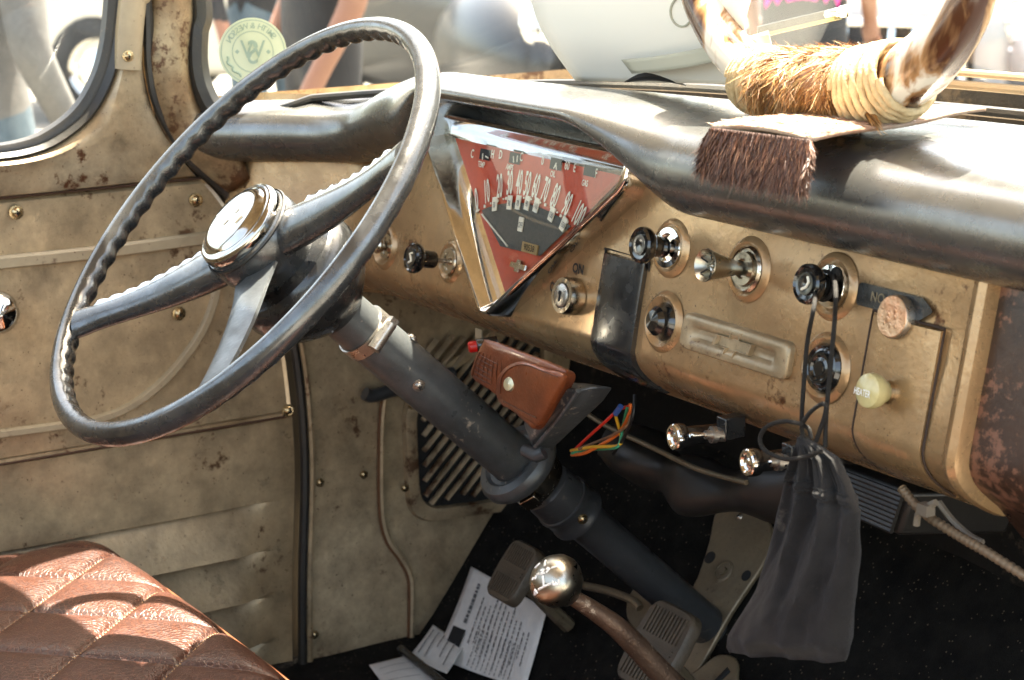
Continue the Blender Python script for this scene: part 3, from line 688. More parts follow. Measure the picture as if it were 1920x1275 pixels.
mb = MB(); mb.prism([c + XA * (.0118 * math.cos(R(60 * k + 10))) + U2 * (.0118 * math.sin(R(60 * k + 10))) for k in range(6)], DN * .004); mb.build('nut', K['steel'], hk, bevel=.0006)
mb = MB(); mb.text('HEATER', c + DN * (L + .0044) - XA * .001 - U2 * .002, XA, U2, .0068, .0002, .68, .012); mb.build('lettering', K['white'], hk)
# ignition switch
c = D(1078, 556); L = .014
mb = MB(); mb.lathe(c, DN, [(.0165, 0), (.0165, L * .7), (.0155, L), (.0115, L), (.011, L - .003), (.0105, L - .003)], 40)
for a in (80, 190, 300): t = R(a); mb.box(c + DN * (L + .0002) + XA * (.0135 * math.cos(t)) + U2 * (.0135 * math.sin(t)), (.0018, .0006, .0006), (XA * math.cos(t) + U2 * math.sin(t), U2 * math.cos(t) - XA * math.sin(t), DN))
ig = mb.build('ignition_switch', K['wornchrome'], dash, smooth=30)
mb = MB(); mb.lathe(c, DN, [(.0106, L - .003), (.0104, L + .001), (.0085, L + .002), (0, L + .002)], 36); mb.build('lock_barrel', K['steel'], ig)
mb = MB(); mb.lathe(c + DN * (L + .0021) + U2 * .002, DN, [(.0022, 0), (.0022, .0003), (0, .0003)], 14); mb.box(c + DN * (L + .0023) - U2 * .002 + XA * .0003, (.001, .0035, .0003), (XA, U2, DN)); mb.build('keyhole', K['dark'], ig)
for s_, q, w in (('ON', (1087, 505), .95), ('OFF', (1043, 540), .75)): mb = MB(); mb.text(s_, D(*q) + DN * .0016, XA, U2, .0115, .0002, w, .035); mb.build('switch_lettering', K['dark'], dash)
# black blanking strip
def strip_on(u0, v0, u1, v1, off, ztop, zbot, name, m, r=.0, n=40, side=.004):
    xa, xb = D(u0, v0).x, D(u1, v1).x; mb = MB(); rows = []; off += .0015
    for i in range(n + 1):
        z = ztop + (zbot - ztop) * i / n
        rows.append([dpt(xa, z, .004), dpt(xa, z, -off), dpt(xa + .002, z, -off - .0006)] + [dpt(xa + (xb - xa) * t, z, -off - .0006 - .0012 * math.sin(math.pi * t)) for t in (.2, .4, .6, .8)] + [dpt(xb - .002, z, -off - .0006), dpt(xb, z, -off), dpt(xb, z, .004)])
    mb.loops(rows, closed=False); mb.add(rows[0], [tuple(range(9, -1, -1))]); return mb.build(name, m, dash), xa, xb
strip_on(1127, 540, 1203, 560, .0012, D(1127, 470).z, 1.069, 'blanking_strip', K['black'])
mb = MB(); zt = D(1127, 470).z; xa = D(1127, 540).x; xb = D(1203, 560).x
mb.tube([dpt(xa - .002, 1.075, -.0005), dpt(xa - .002, zt + .003, -.0005), dpt(xb + .002, zt + .003, -.0005), dpt(xb + .002, 1.075, -.0005)], .0012, 6); mb.build('strip_gap', K['dark'], dash)
# speaker panel door on the right
zt = D(1690, 600).z; xa = D(1612, 740).x; xb = D(1752, 740).x
strip_on(1616, 740, 1748, 740, .0010, zt, 1.070, 'panel_door', K['dash'])
mb = MB(); mb.tube([dpt(xa, z_, -.0012) for z_ in [1.072 + (zt - 1.07) * k / 20 for k in range(21)]] + [dpt(xb, z_, -.0012) for z_ in [zt + .002 - (zt - 1.07) * k / 20 for k in range(21)]], .0010, 6); mb.build('panel_gap', mat('dark rust gap', (.035, .018, .01), .8), dash)
# label slot
a = D(1612, 545); b_ = D(1752, 590); zc = (a.z + b_.z) / 2
mb = MB(); mb.prism([dpt(p.x, p.y, -.0008) for p in rpoly([(a.x, zc - .008), (b_.x - .012, zc - .008), (b_.x, zc), (b_.x - .012, zc + .008), (a.x, zc + .008)], .003, 3)][::-1], DN * .0008); sk = mb.build('name_slot', K['black'], dash)
mb = MB(); mb.text('NO SMALL', V((a.x + .037, ydash(zc), zc)) + DN * .003, XA, U2, .010, .0002, .9, .01); mb.build('slot_lettering', mat('faded gold lettering', (.2, .15, .08), .5), sk)
# embossed plate with bow tie
npx = [D(1288, 590), D(1484, 640), D(1482, 710), D(1286, 652)]
xa = D(1284, 620).x; xb = D(1486, 675).x; zt = D(1385, 612).z; zb = D(1385, 683).z
def npl(ix, iz, off): return [dpt(p.x, p.y, -off) for p in rpoly([(xa + ix, zb + iz), (xb - ix, zb + iz), (xb - ix, zt - iz), (xa + ix, zt - iz)], .007, 5)]
mb = MB(); mb.loops([npl(0, 0, -.002), npl(0, 0, .003), npl(.001, .001, .0045), npl(.003, .003, .005), npl(.012, .0065, .005), npl(.015, .0085, .0035), npl(.019, .0105, .001)], cap1=True)
npo = mb.build('nameplate', K['door'], dash)
bc = D(1382, 647); em = MB(); l0 = bowtie(bc + DN * .001, XA, U2, .0225, 1); l1 = bowtie(bc + DN * .0056, XA, U2, .0225, 1); l2 = bowtie(bc + DN * .0056, XA, U2, .0198, 1); l3 = bowtie(bc + DN * .0026, XA, U2, .0185, 1)
em.loops([l0, l1, l2, l3], cap1=True); em.build('emblem', K['door'], npo)

# ================================================================ STEERING WHEEL
WC = V((.001, -.249, 1.212)); WN = V((-.008, -.724, .689)).normalized()
WA_ = (V((1, 0, 0)) - WN * WN.x).normalized(); WB_ = WN.cross(WA_)
sw = thing('steering_wheel', 'large dark three spoke steering wheel with scalloped rim and chrome button', 'steering wheel', WC)
def wp(r, th, h=0): return WC + WA_ * (r * math.cos(R(th))) + WB_ * (r * math.sin(R(th))) + WN * h
RR = .2145
mb = MB(); n1, n2 = 540, 18; vs = []
for i in range(n1):
    th = 360 * i / n1; rad = (wp(1, th) - WC)
    for j in range(n2):
        ph = 2 * math.pi * j / n2; ci, si = math.cos(ph), math.sin(ph)
        r = .0108
        gsc = max(0, -.75 * ci - .75 * si); r -= .0022 * gsc * (.5 + .5 * math.cos(th * math.pi / 180 * 64))
        vs.append(WC + rad * (RR + r * ci * .92) + WN * (r * si * 1.05))
mb.add(vs, [(i * n2 + j, i * n2 + (j + 1) % n2, ((i + 1) % n1) * n2 + (j + 1) % n2, ((i + 1) % n1) * n2 + j) for i in range(n1) for j in range(n2)])
mb.build('rim', K['wheel'], sw, smooth=60)
HB = -.034                                            # hub sits below the rim plane
mb = MB(); mb.lathe(WC, WN, [(.0, -.088), (.030, -.088), (.031, -.075), (.034, -.060), (.040, -.045), (.0455, -.030), (.0455, -.020), (.0445, -.012), (.043, -.008), (.04, -.008)], 56)
mb.build('hub', K['wheel'], sw)
mb = MB(); mb.lathe(WC, WN, [(.041, -.009), (.0425, -.006), (.0425, -.001), (.041, .002), (.039, .003), (.037, .003), (.0345, .0045), (.032, .0070), (.026, .0088), (.016, .0099), (0, .0104)], 64); hb = mb.build('horn_button', mat('aged chrome', (.5, .485, .45), .1, 1, (.42, .4, .36), 40, rvar=.05), sw, smooth=50)
mb = MB(); mb.prism(bowtie(WC + WN * .0075, WA_, WB_, .020, 1), WN * .0032); mb.build('emblem', K['wornchrome'], hb)
mb = MB(); mb.lathe(WC, WN, [(.0448, -.0125), (.0456, -.0110), (.0448, -.0095)], 56); mb.build('gap_ring', K['rubber'], sw)
def spoke(th, flat=False):
    p0 = wp(.030, th, -.030); p1 = wp(.205, th, -.002); d = (p1 - p0).normalized()
    side = WN.cross(d).normalized(); up = d.cross(side).normalized()
    if up.dot(WN) < 0: up = -up
    mb = MB(); rows = []; n = 22
    for i in range(n + 1):
        t = i / n; c = p0 + (p1 - p0) * t - up * (.005 * math.sin(math.pi * t))
        if flat:
            w = .0205 - .005 * t + .004 * (1 - sm(0, .25, t)); h = .0045
            pr_ = [(-1, -.4), (-1, .2), (-.2, 1.3), (1, .3), (1, -.4), (0, -.6)]
            rows.append([c + side * (w * a) + up * (h * b) for a, b in pr_])
        else:
            w = .0235 - .0095 * sm(0, .8, t) + .003 * sm(.85, 1, t); h = .0185 - .0075 * sm(0, .8, t)
            rows.append([c + side * (w * math.cos(a) * (1 if math.sin(a) > 0 else 1)) + up * (h * math.sin(a) * (1.0 if math.sin(a) > 0 else .7)) for a in [2 * math.pi * k / 24 for k in range(24)]])
    mb.loops(rows, cap0=True, cap1=True)
    o = mb.build('spoke', K['wheel' if not flat else 'column'], sw, smooth=35 if flat else 60)
    if not flat:
        sgn = 1 if (side.dot(WB_)) > 0 else -1
        g_ = MB(); rows = []; m = 120
        for i in range(m + 1):
            t = .18 + .72 * i / m; c = p0 + (p1 - p0) * t - up * (.005 * math.sin(math.pi * t))
            w = .0235 - .0095 * sm(0, .8, t); h = .0185 - .0075 * sm(0, .8, t)
            e = min(1, i / 5, (m - i) / 5); rip = (1.6 + 1.5 * abs(math.sin(i / m * math.pi * 8))) * .001 * e
            q = c + side * (sgn * w * .80) + up * (h * .52)
            dd = (side * sgn * .7 + up * .7); tt = (up * .7 - side * sgn * .7)
            rows.append([q - tt * .0042 - dd * .002, q - tt * .0042 + dd * rip * .5, q - tt * .002 + dd * (rip + .0012), q + tt * .002 + dd * (rip + .0012), q + tt * .0042 + dd * rip * .5, q + tt * .0042 - dd * .002])
        g_.loops(rows, cap0=True, cap1=True); g_.build('grip_ribs', K['chrome'], o, smooth=50)
    return o
spoke(29); spoke(223); spoke(316, True)

# ================================================================ STEERING COLUMN
sc = thing('steering_column', 'scuffed grey steering column running from the wheel hub to the floor', 'steering column', WC - WN * .72)
def cp(t, a=0, b=0): return WC - WN * t + WA_ * a + WB_ * b
mb = MB(); mb.lathe(WC, WN, [(.027, -.128), (.034, -.122), (.047, -.110), (.0555, -.098), (.0595, -.088), (.0605, -.082), (.0595, -.081), (.0615, -.079), (.0615, -.068), (.059, -.059), (.0555, -.055), (.046, -.054), (.0, -.054)], 56)
mb.build('horn_bell', K['black'], sc)
mb = MB(); mb.lathe(WC, WN, [(.0, -.375), (.0240, -.375), (.0240, -.155), (.0232, -.150), (.0232, -.12)], 40); mb.build('jacket', K['column'], sc)
mb = MB(); mb.lathe(WC, WN, [(.0242, -.168), (.0258, -.168), (.0258, -.155), (.0242, -.155)], 40)
hcd = CAM - cp(.1615); hcd = (hcd - WN * hcd.dot(WN)).normalized(); hcd = (hcd + WN.cross(hcd) * .25).normalized(); tdir = WN.cross(hcd)
mb.tube([cp(.1615) + hcd * .0297 - tdir * .014, cp(.1615) + hcd * .0297 + tdir * .014], .0058, 14)
mb.box(cp(.1615) + hcd * .0297 + tdir * .017, (.0026, .0036, .004), (tdir, hcd, WN)); mb.build('hose_clamp', K['steel'], sc)
for t, ang in ((.225, -20), (.2, 75)):
    d = WA_ * math.cos(R(ang)) + WB_ * math.sin(R(ang)); screw(0, 0, 0, sc, .004, 'steel', d, 'screw', cp(t) + d * .0239)
# collar, shift bowl and clamp
mb = MB(); mb.lathe(WC, WN, [(.0240, -.386), (.040, -.385), (.0435, -.380), (.0435, -.374), (.040, -.369), (.032, -.367), (.0285, -.370), (.0242, -.370)], 48); mb.build('collar', K['column'], sc)
mb = MB(); mb.lathe(WC, WN, [(.020, -.412), (.028, -.410), (.0295, -.397), (.0295, -.386), (.027, -.383)], 40)
d = (WA_ * .35 - WB_ * .6 + WA_ * .3).normalized(); mb.box(cp(.397) + d * .032, (.006, .009, .007), (d, d.cross(WN), WN)); mb.build('clamp', K['wornchrome'], sc, bevel=.001)
mb = MB(); mb.lathe(WC, WN, [(.0205, -.76), (.0205, -.50), (.021, -.478), (.026, -.462), (.0275, -.443), (.0265, -.417), (.02, -.412)], 40); mb.build('lower_jacket', K['darkcol'], sc)
mb = MB(); mb.lathe(WC, WN, [(.0265, -.470), (.0292, -.469), (.0292, -.465), (.0280, -.463), (.0280, -.449), (.0292, -.447), (.0292, -.443), (.0270, -.442)], 40); lb = mb.build('band', K['darkcol'], sc)
d = (WA_ * .75 - WB_ * .35).normalized(); d = (CAM - cp(.456)); d = (d - WN * d.dot(WN)).normalized()
screw(0, 0, 0, lb, .0036, 'bolt', d, 'screw', cp(.456) + d * .0280)
# shift lever bracket rising from the column to the dash
c0 = P(1000, 825, y=.0); e1 = P(1085, 735, y=.0)
mb = MB()
q0 = [P(u, v, y=-.018) for u, v in ((962, 800), (1012, 852), (1000, 870), (968, 845))]
fr = [P(u, v, y=-.03) for u, v in ((984, 800), (1000, 842), (1094, 752), (1112, 726), (1062, 718), (1030, 745))]
bk = [p + V((-.002, .022, -.004)) for p in fr]; mid = [p + V((.002, .004, .0)) for p in fr]
cf = sum(fr, V()) / 6
mb.loops([[cf + (p - cf) * .80 + V((0, -.008, .002)) for p in fr], fr, mid, bk], cap0=True, cap1=True); mb.build('shift_housing', K['column'], sc, bevel=.0022, smooth=50)
mb = MB(); mb.tube([P(1084, 733, y=-.039), P(1048, 785, y=-.039), P(1004, 838, y=-.038)], .0022, 8); mb.build('highlight_ridge', K['column'], sc)  # tube added to draw the highlight line along the housing edge
mb = MB(); mb.tube([P(985, 845, y=-.035), P(1008, 855, y=-.034), P(1020, 848, y=-.03)], .006, 10); mb.build('clevis', K['darkcol'], sc)

# ================================================================ LEATHER CASE on the bracket
OY = -.045
case = thing('leather_case', 'saddle brown tooled leather case with brass snap behind the steering column', 'leather case', P(960, 740, y=OY))
vd = (CAM - P(960, 720, y=OY)).normalized()
def slab(px, thick, y=OY, puff=.004, back=.0, n=6):
    lo = [P(u, v, y=y) for u, v in px]; c = sum(lo, V()) / len(lo)
    lo = spl(lo, n, True)
    dn = V((.15, -.9, .35)).normalized()
    ls = [[p - dn * thick for p in lo], [p for p in lo]]
    for s_, h in ((.97, .35), (.9, .7), (.7, .9), (.4, 1.0), (.02, 1.0)): ls.append([c + (p - c) * s_ + dn * (puff * h) for p in lo])
    return ls
mb = MB(); mb.loops(slab([(887, 684), (904, 645), (915, 637), (965, 655), (1040, 684), (1062, 702), (1040, 745), (1005, 800), (985, 792), (930, 740), (886, 708)], .011), cap0=True, cap1=True); cb = mb.build('body', K['pouch'], case)
mb = MB()
for k in range(7):
    a = P(900 + k * 7, 660 + k * 2, y=OY - .003); b2 = P(886 + k * 9, 704 + k * 4.2, y=OY - .003); mb.tube([a, a.lerp(b2, .5) + V((0, -.0012, .0005)), b2], .00055, 5)
for k in range(6):
    a = P(896 + -1.5 * k, 664 + k * 8, y=OY - .003); b2 = P(940 - k * 4, 686 + k * 7, y=OY - .003); mb.tube([a, a.lerp(b2, .5) + V((0, -.0012, .0005)), b2], .00055, 5)
mb.build('basket_tooling', K['pouchdark'], cb)
mb = MB(); fl2 = [(932, 740), (936, 705), (958, 683), (985, 678), (1020, 690), (1057, 704), (1036, 752), (1012, 796), (996, 792), (960, 770), (940, 758)]
mb.loops(slab(fl2, .004, OY - .011, .005), cap0=True, cap1=True); fp = mb.build('flap', K['pouch'], case)
mb = MB(); lo = [P(u, v, y=OY - .0155) for u, v in ((938, 738), (941, 708), (960, 688), (985, 684), (1020, 697), (1046, 707))]; mb.tube(spl(lo, 6), .0006, 5)
mb.tube(spl([P(u, v, y=OY - .0155) for u, v in ((944, 752), (970, 766), (1006, 784))], 6), .0006, 5); mb.build('groove', K['pouchdark'], fp)
mb = MB(); c = P(955, 720, y=OY - .0165); mb.lathe(c, (.25, -.9, .3), [(.0062, -.002), (.0064, 0), (.0056, .0014), (0, .0022)], 28); mb.build('snap', mat('pale brass snap', (.75, .68, .45), .3, .8), case)

# ---- red push button under the dash
rb = thing('red_button', 'small red push button in black holder on a bracket under the dash edge', 'push button', P(893, 640, y=.02))
c = P(893, 649, y=-.004); mb = MB(); mb.lathe(c, (-.35, -1, -.1), [(.0, -.02), (.0068, -.02), (.0068, -.001), (.006, 0), (0, 0)], 24); mb.build('holder', K['knob'], rb)
mb = MB(); mb.lathe(c, (-.35, -1, -.1), [(.0055, -.001), (.0055, .006), (.0045, .0075), (0, .008)], 24); mb.build('cap', K['redplastic'], rb)
mb = MB(); mb.box(P(898, 636, y=.01), (.006, .0006, .010)); mb.build('bracket', K['nail'], rb)

# ---- loose wires under the dash
wy = .06
wires = thing('wire_bundle', 'bundle of loose coloured wires poking out under the dash', 'wires', P(1120, 820, y=wy))
for nm, pts, r in (('wred', [(1073, 848), (1100, 822), (1130, 795), (1158, 770), (1178, 762)], .0015), ('wyellow', [(1071, 845), (1110, 838), (1160, 835), (1163, 812), (1155, 780), (1160, 765)], .0016), ('wgreen', [(1072, 850), (1110, 843), (1152, 840), (1162, 830), (1168, 800), (1176, 765)], .0014), ('worange', [(1072, 853), (1095, 850), (1125, 835), (1160, 812), (1180, 775), (1182, 757)], .0016), ('wbrown', [(1085, 842), (1120, 828), (1150, 815), (1178, 795), (1183, 765)], .0013), ('wblackw', [(1190, 740), (1186, 780), (1170, 820), (1150, 850)], .0016)):
    mb = MB(); mb.tube(spl([P(u, v, y=wy + .004 * math.sin(i * 2 + r * 9000)) for i, (u, v) in enumerate(pts)], 6), r, 8); mb.build('wire', K[nm], wires)
mb = MB(); mb.tube([P(1154, 776, y=wy - .004), P(1164, 762, y=wy - .004)], .0028, 10); mb.build('connector', K['wblue'], wires)

# ---- accessory knobs and toggles under the dash
uy = -.012
def under_knob(u, v, label):
    c = P(u, v, y=uy - .02); t = thing('accessory_knob', label, 'knob', c, 'chrome faced knobs under the dash')
    ax = V((-.12, -1, .05))
    mb = MB(); mb.lathe(c, ax, [(.0, -.04), (.0075, -.04), (.0078, -.010), (.0102, -.009), (.0108, -.006), (.0108, -.003)], 32); mb.build('barrel', K['knob'], t)
    mb = MB(); mb.lathe(c, ax, [(.0108, -.004), (.0105, -.0004), (.0095, .0006), (.0078, .0006), (.0068, -.0012), (.0045, -.0012), (.0034, -.0004), (0, 0)], 36); mb.build('face', K['chrome'], t); return t
under_knob(1262, 820, 'chrome faced black knob under the dash beside the loose wires')
under_knob(1400, 868, 'chrome faced black knob under the dash beside the cloth bag')
def toggle(u, v, label, fat):
    c = P(u, v, y=uy); t = thing('toggle_switch', label, 'switch', c, 'toggle switches under the dash')
    ax = V((-.2, -1, .1))
    mb = MB(); mb.lathe(c, ax, [(.0, -.012), (.0055, -.012), (.0055, -.004), (.0068, -.004), (.0068, 0), (.0035, 0), (.0035, .005), (.0, .005)], 20); mb.build('bushing', K['steel'], t)
    mb = MB(); mb.lathe(c, ax, [(.0016, .004), (.0024, fat), (.0018, fat + .002), (0, fat + .002)], 12); mb.build('lever', K['chrome'], t)
    mb = MB(); mb.box(c + V((.002, .018, .004)), (.006, .010, .009)); mb.build('body', K['black'], t, bevel=.001)
toggle(1333, 815, 'bare steel toggle switch sticking out to the left under the dash', .016)
toggle(1455, 866, 'steel toggle switch half hidden behind the cloth bag', .005)
for q in ((1302, 776), (1425, 824), (1203, 742)): screw(*q, 0, dash, .0028, 'chrome', (0, -1, -.2), 'screw', D(*q) + DN * -.001)
# black duct
mb = MB(); pts = spl([P(u, v, y=.12) for u, v in ((1150, 830), (1225, 870), (1290, 905), (1380, 925), (1480, 915), (1560, 905))], 6)
mb.tube(pts, [.018 + .01 * math.sin(i * .35) ** 2 for i in range(len(pts))], 14, rf=lambda i, ph: 1 + .12 * math.sin(3 * ph + i * .4)); tag(mb.build('air_duct', K['duct'], None, P(1300, 900, y=.12), smooth=60), 'crumpled black plastic air duct lying below the dash', 'duct')
mb = MB(); pts = spl([P(u, v, y=.09) for u, v in ((1085, 765), (1140, 800), (1225, 840), (1310, 880), (1400, 905))], 6); mb.tube(pts, .0025, 8); tag(mb.build('under_dash_hose', K['plate'], None, P(1200, 830, y=.09)), 'thin brown hose sagging behind the loose wires', 'hose')
# heater box
hb_ = thing('heater_box', 'black ribbed heater box hanging under the dash behind the bag', 'heater', P(1640, 930, y=.07))
hx = [P(u, v, y=.05) for u, v in ((1560, 868), (1712, 925), (1685, 1005), (1560, 950))]
mb = MB(); mb.prism(hx, V((.02, .09, -.01))); mb.build('case', K['duct'], hb_, bevel=.003)
mb = MB()
for k in range(9):
    t = (k + .8) / 9.6; a = hx[0].lerp(hx[3], t) - V((0, .003, 0)); b2 = hx[1].lerp(hx[2], t) - V((0, .003, 0)); mb.tube([a.lerp(b2, .05), a.lerp(b2, .93)], .0022, 6)
mb.build('louvre', K['duct'], hb_)
# wound cable, zip ties
mb = MB(); pts = spl([P(u, v, y=.02) for u, v in ((1690, 915), (1730, 960), (1790, 1000), (1850, 1035), (1925, 1082), (1990, 1120))], 20)
mb.tube(pts, .0034, 10, rf=lambda i, ph: 1 + .16 * math.sin(i * 2.2)); tag(mb.build('control_cable', K['cable'], None, P(1730, 960, y=.02), smooth=60), 'tan spiral wound control cable running down under the glovebox', 'cable')
mb = MB(); mb.tube(spl([P(u, v, y=.012) for u, v in ((1718, 985), (1722, 965), (1740, 950), (1755, 942))], 6), .0026, 6); mb.box(P(1736, 955, y=.010), (.005, .004, .004)); tag(mb.build('zip_tie', K['tie'], None, P(1736, 955, y=.01)), 'dirty zip tie cinched around the wound cable', 'zip tie', 'zip ties under the dash')
mb = MB(); mb.tube(spl([P(u, v, y=.03) for u, v in ((1760, 942), (1785, 975), (1815, 1003), (1842, 1018))], 6), .0026, 6); tag(mb.build('zip_tie', K['tie'], None, P(1800, 985, y=.03)), 'long loose zip tie tail hanging below the dash corner', 'zip tie', 'zip ties under the dash')

# ================================================================ PEDALS
def tpl(u, v, off=.0): return T(u, v, off)
pd = V((.0, -.80, .60)).normalized(); pu = V((0, .60, .80)).normalized()
def pedal(u, v, y, label, tw, S=1.0):
    c = P(u, v, y=y); t = thing('foot_pedal', label, 'pedal', c, 'ribbed rubber pedals')
    def q(a, b, h): return c + XA * (a * S) + pu * (b * S) + pd * h
    lo = rpoly([(-.026, -.034), (.026, -.034), (.029, .0), (.026, .034), (-.026, .034), (-.029, 0)], .012, 5)
    mb = MB(); mb.loops([[q(p.x, p.y, -.010) for p in lo], [q(p.x, p.y, 0) for p in lo], [q(p.x * .94, p.y * .95, .003) for p in lo]], cap0=True, cap1=True); pdl = mb.build('pad', K['pedal'], t)
    mb = MB()
    for sgn in (-1, 1):
        for k in range(11):
            a = -.020 + .04 * k / 10; mb.box(q(a, sgn * .0175, .0035), (.0011 * S, .0105 * S, .0012), (XA, pu, pd))
    for b2 in (-.002, .002): mb.box(q(0, b2, .0035), (.022 * S, .0008, .0012), (XA, pu, pd))
    mb.build('tread', K['pedal'], pdl)
    mb = MB(); mb.tube(spl([q(.0, 0, -.008), q(.0, -.005, -.03), q(.002, -.012, -.06), q(.004, -.02, -.10)], 5), .0085, 8); mb.build('arm', K['plate'], t); return t
pedal(962, 1072, .13, 'ribbed brown clutch pedal above the white papers', 0)
pedal(1230, 1213, .13, 'ribbed brown brake pedal behind the rusty shift rod', 0, 1.3)
# linkage rods by the brake pedal
mb = MB(); mb.tube(spl([P(u, v, y=.2) for u, v in ((1095, 1098), (1140, 1108), (1185, 1125), (1200, 1140))], 6), .0045, 8); tag(mb.build('clutch_rod', K['plate'], None, P(1140, 1108, y=.2)), 'bent brown linkage rod between the two pedals', 'rod')
# column floor plate
fpth = thing('column_floor_plate', 'greasy brown metal plate around the foot of the steering column', 'floor plate', tpl(1370, 1060, .005))
px = [(1352, 958), (1400, 960), (1440, 975), (1453, 1005), (1440, 1055), (1405, 1110), (1372, 1160), (1330, 1235), (1296, 1290), (1255, 1290), (1282, 1215), (1205, 1190), (1180, 1150), (1205, 1100), (1290, 1120), (1330, 1040)]
lo = spl([tpl(u, v, .006) for u, v in px], 4, True); tn = V((0, -1.2, 1)).normalized()
mb = MB(); mb.prism(lo, tn * .006); mb.build('plate', K['plate'], fpth, bevel=.0015)
mb = MB(); o = cp(.70); mb.lathe(o, WN, [(.022, -.02), (.033, -.02), (.035, -.005), (.032, .004), (.022, .006)], 32); mb.build('boot', K['rubber'], fpth)
for u, v, r in ((1332, 1046, .007), (1400, 1080, .006)): mb = MB(); mb.lathe(tpl(u, v, .0145), tn, [(r, 0), (r, .0012), (0, .0012)], 20); mb.build('hole', K['dark'], fpth)
mb = MB(); mb.lathe(tpl(1358, 1072, .013), tn, [(.013, 0), (.013, .002), (.010, .0025), (.009, .0005), (.005, .0005), (.0045, .004), (0, .004)], 24); mb.build('boss', K['plate'], fpth)
screw(0, 0, 0, fpth, .0042, 'steel', tn, 'screw', tpl(1388, 970, .013))
acc = thing('accelerator_pedal', 'dark slotted accelerator hinge plate at the bottom edge of the footwell', 'pedal', tpl(1350, 1265, .01))
lo = [tpl(u, v, .012) for u, v in ((1262, 1300), (1320, 1255), (1352, 1232), (1382, 1236), (1388, 1262), (1370, 1300))]
mb = MB(); mb.prism(spl(lo, 4, True), tn * .006); mb.build('plate', K['plate'], acc, bevel=.002)
mb = MB(); mb.tube([tpl(1335, 1290, .02), tpl(1368, 1256, .02)], .004, 8); mb.build('slot', K['dark'], acc)

# ================================================================ GEAR SHIFTER
kc = CAM + ray(1043, 1089).normalized() * 1.62
shf = thing('gear_shifter', 'floor gear shift with worn silver mushroom knob on a rusty rod', 'gear shift', P(1262, 1285, z=.77))
kd = V((-.06, -.62, .78)).normalized()
mb = MB(); mb.lathe(kc, kd, [(0, -.021), (.010, -.021), (.012, -.0185), (.0185, -.012), (.0222, -.003), (.0225, .003), (.020, .010), (.0145, .0155), (.007, .0182), (0, .019)], 48)
kb_ = mb.build('knob', K['silver'], shf, smooth=60)
def onk(u, v):                                         # engraved strokes follow the knob
    d = ray(u, v).normalized(); ax = kd; best = None; t = 1.45
    for i in range(1500):
        t += .0002; p = CAM + d * t - kc; h = p.dot(ax); r = (p - ax * h).length
        rr = lerp([(-.021, .010), (-.0185, .012), (-.012, .0185), (-.003, .0222), (.003, .0225), (.010, .020), (.0155, .0145), (.0182, .007), (.019, .0)], h)
        if -.021 <= h <= .019 and r < rr: return CAM + d * (t - .0004)
    return kc + kd * .02
mb = MB()
sx = lambda x, y: (980 + x / 9.107, 1020 + y / 9.107)
for st in ([(270, 775), (360, 725), (480, 675)], [(345, 545), (360, 725)], [(205, 865), (215, 780), (250, 830), (205, 865)], [(515, 625), (515, 690), (560, 700), (565, 650), (565, 700), (620, 680), (610, 605)], [(390, 280), (375, 380)], [(490, 405), (590, 385)], [(310, 450), (370, 430), (310, 520), (380, 490)], [(170, 620), (175, 575), (215, 590), (235, 535)], [(250, 520), (285, 505)], [(400, 490), (460, 420), (430, 405), (405, 440)], [(215, 410), (300, 330)]):
    pp = []
    for (x0, y0), (x1, y1) in zip(st, st[1:]):
        for k in range(4): pp.append(onk(*sx(x0 + (x1 - x0) * k / 4, y0 + (y1 - y0) * k / 4)))
    pp.append(onk(*sx(*st[-1]))); mb.tube(pp, .0010, 5)
mb.build('shift_pattern', K['white'], kb_)
s0 = kc - kd * .019; s1 = CAM + ray(1172, 1190).normalized() * 1.66; s2 = CAM + ray(1262, 1285).normalized() * 1.70; s3 = CAM + ray(1330, 1345).normalized() * 1.73
mb = MB(); mb.tube(spl([s0, s0.lerp(s1, .5) + V((0, 0, .002)), s1, s2, s3], 8), [.0064 + .0002 * i for i in range(33)], 14); mb.build('rod', K['shaft'], shf)

# ================================================================ PAPERS on the floor
def pap(px, off, name, label, curl=.0):
    lo = [T(u, v, off) for u, v in px]
    t = thing(name, label, 'paper', sum(lo, V()) / 4, 'papers on the floor'); tl, tr, br, bl = lo
    def fn(i, j):
        p = tl.lerp(bl, i).lerp(tr.lerp(br, i), j); return V((p.x, p.y, max(p.z, ztoe(p.y) + off) + curl * (1 - i) ** 3 * (.4 + .6 * (1 - j)) + .003 * math.sin(5 * i) * math.sin(3 * j)))
    mb = MB(); mb.surf(fn, 24, 16); mb.build('sheet', K['paper'], t, solid=.0006); return t, fn
def lines(t, fn, rows, off=.0016, w=.0011):
    mb = MB()
    for (i0, j0, j1) in rows:
        j = j0
        while j < j1:
            e = min(j1, j + random.uniform(.02, .09)); a, b2 = fn(i0, j), fn(i0, e); a2, b3 = fn(i0 + w * 8, j), fn(i0 + w * 8, e); o = V((0, -off * .7, off))
            mb.add([a + o, b2 + o, b3 + o, a2 + o], [(0, 1, 2, 3)]); j = e + random.uniform(.008, .02)
    mb.build('printing', K['ink'], t)
t, fn = pap([(884, 1080), (1026, 1150), (985, 1290), (815, 1230)], .006, 'paper_sheet', 'large printed white form lying in the footwell under the clutch pedal', .012)
mb = MB()
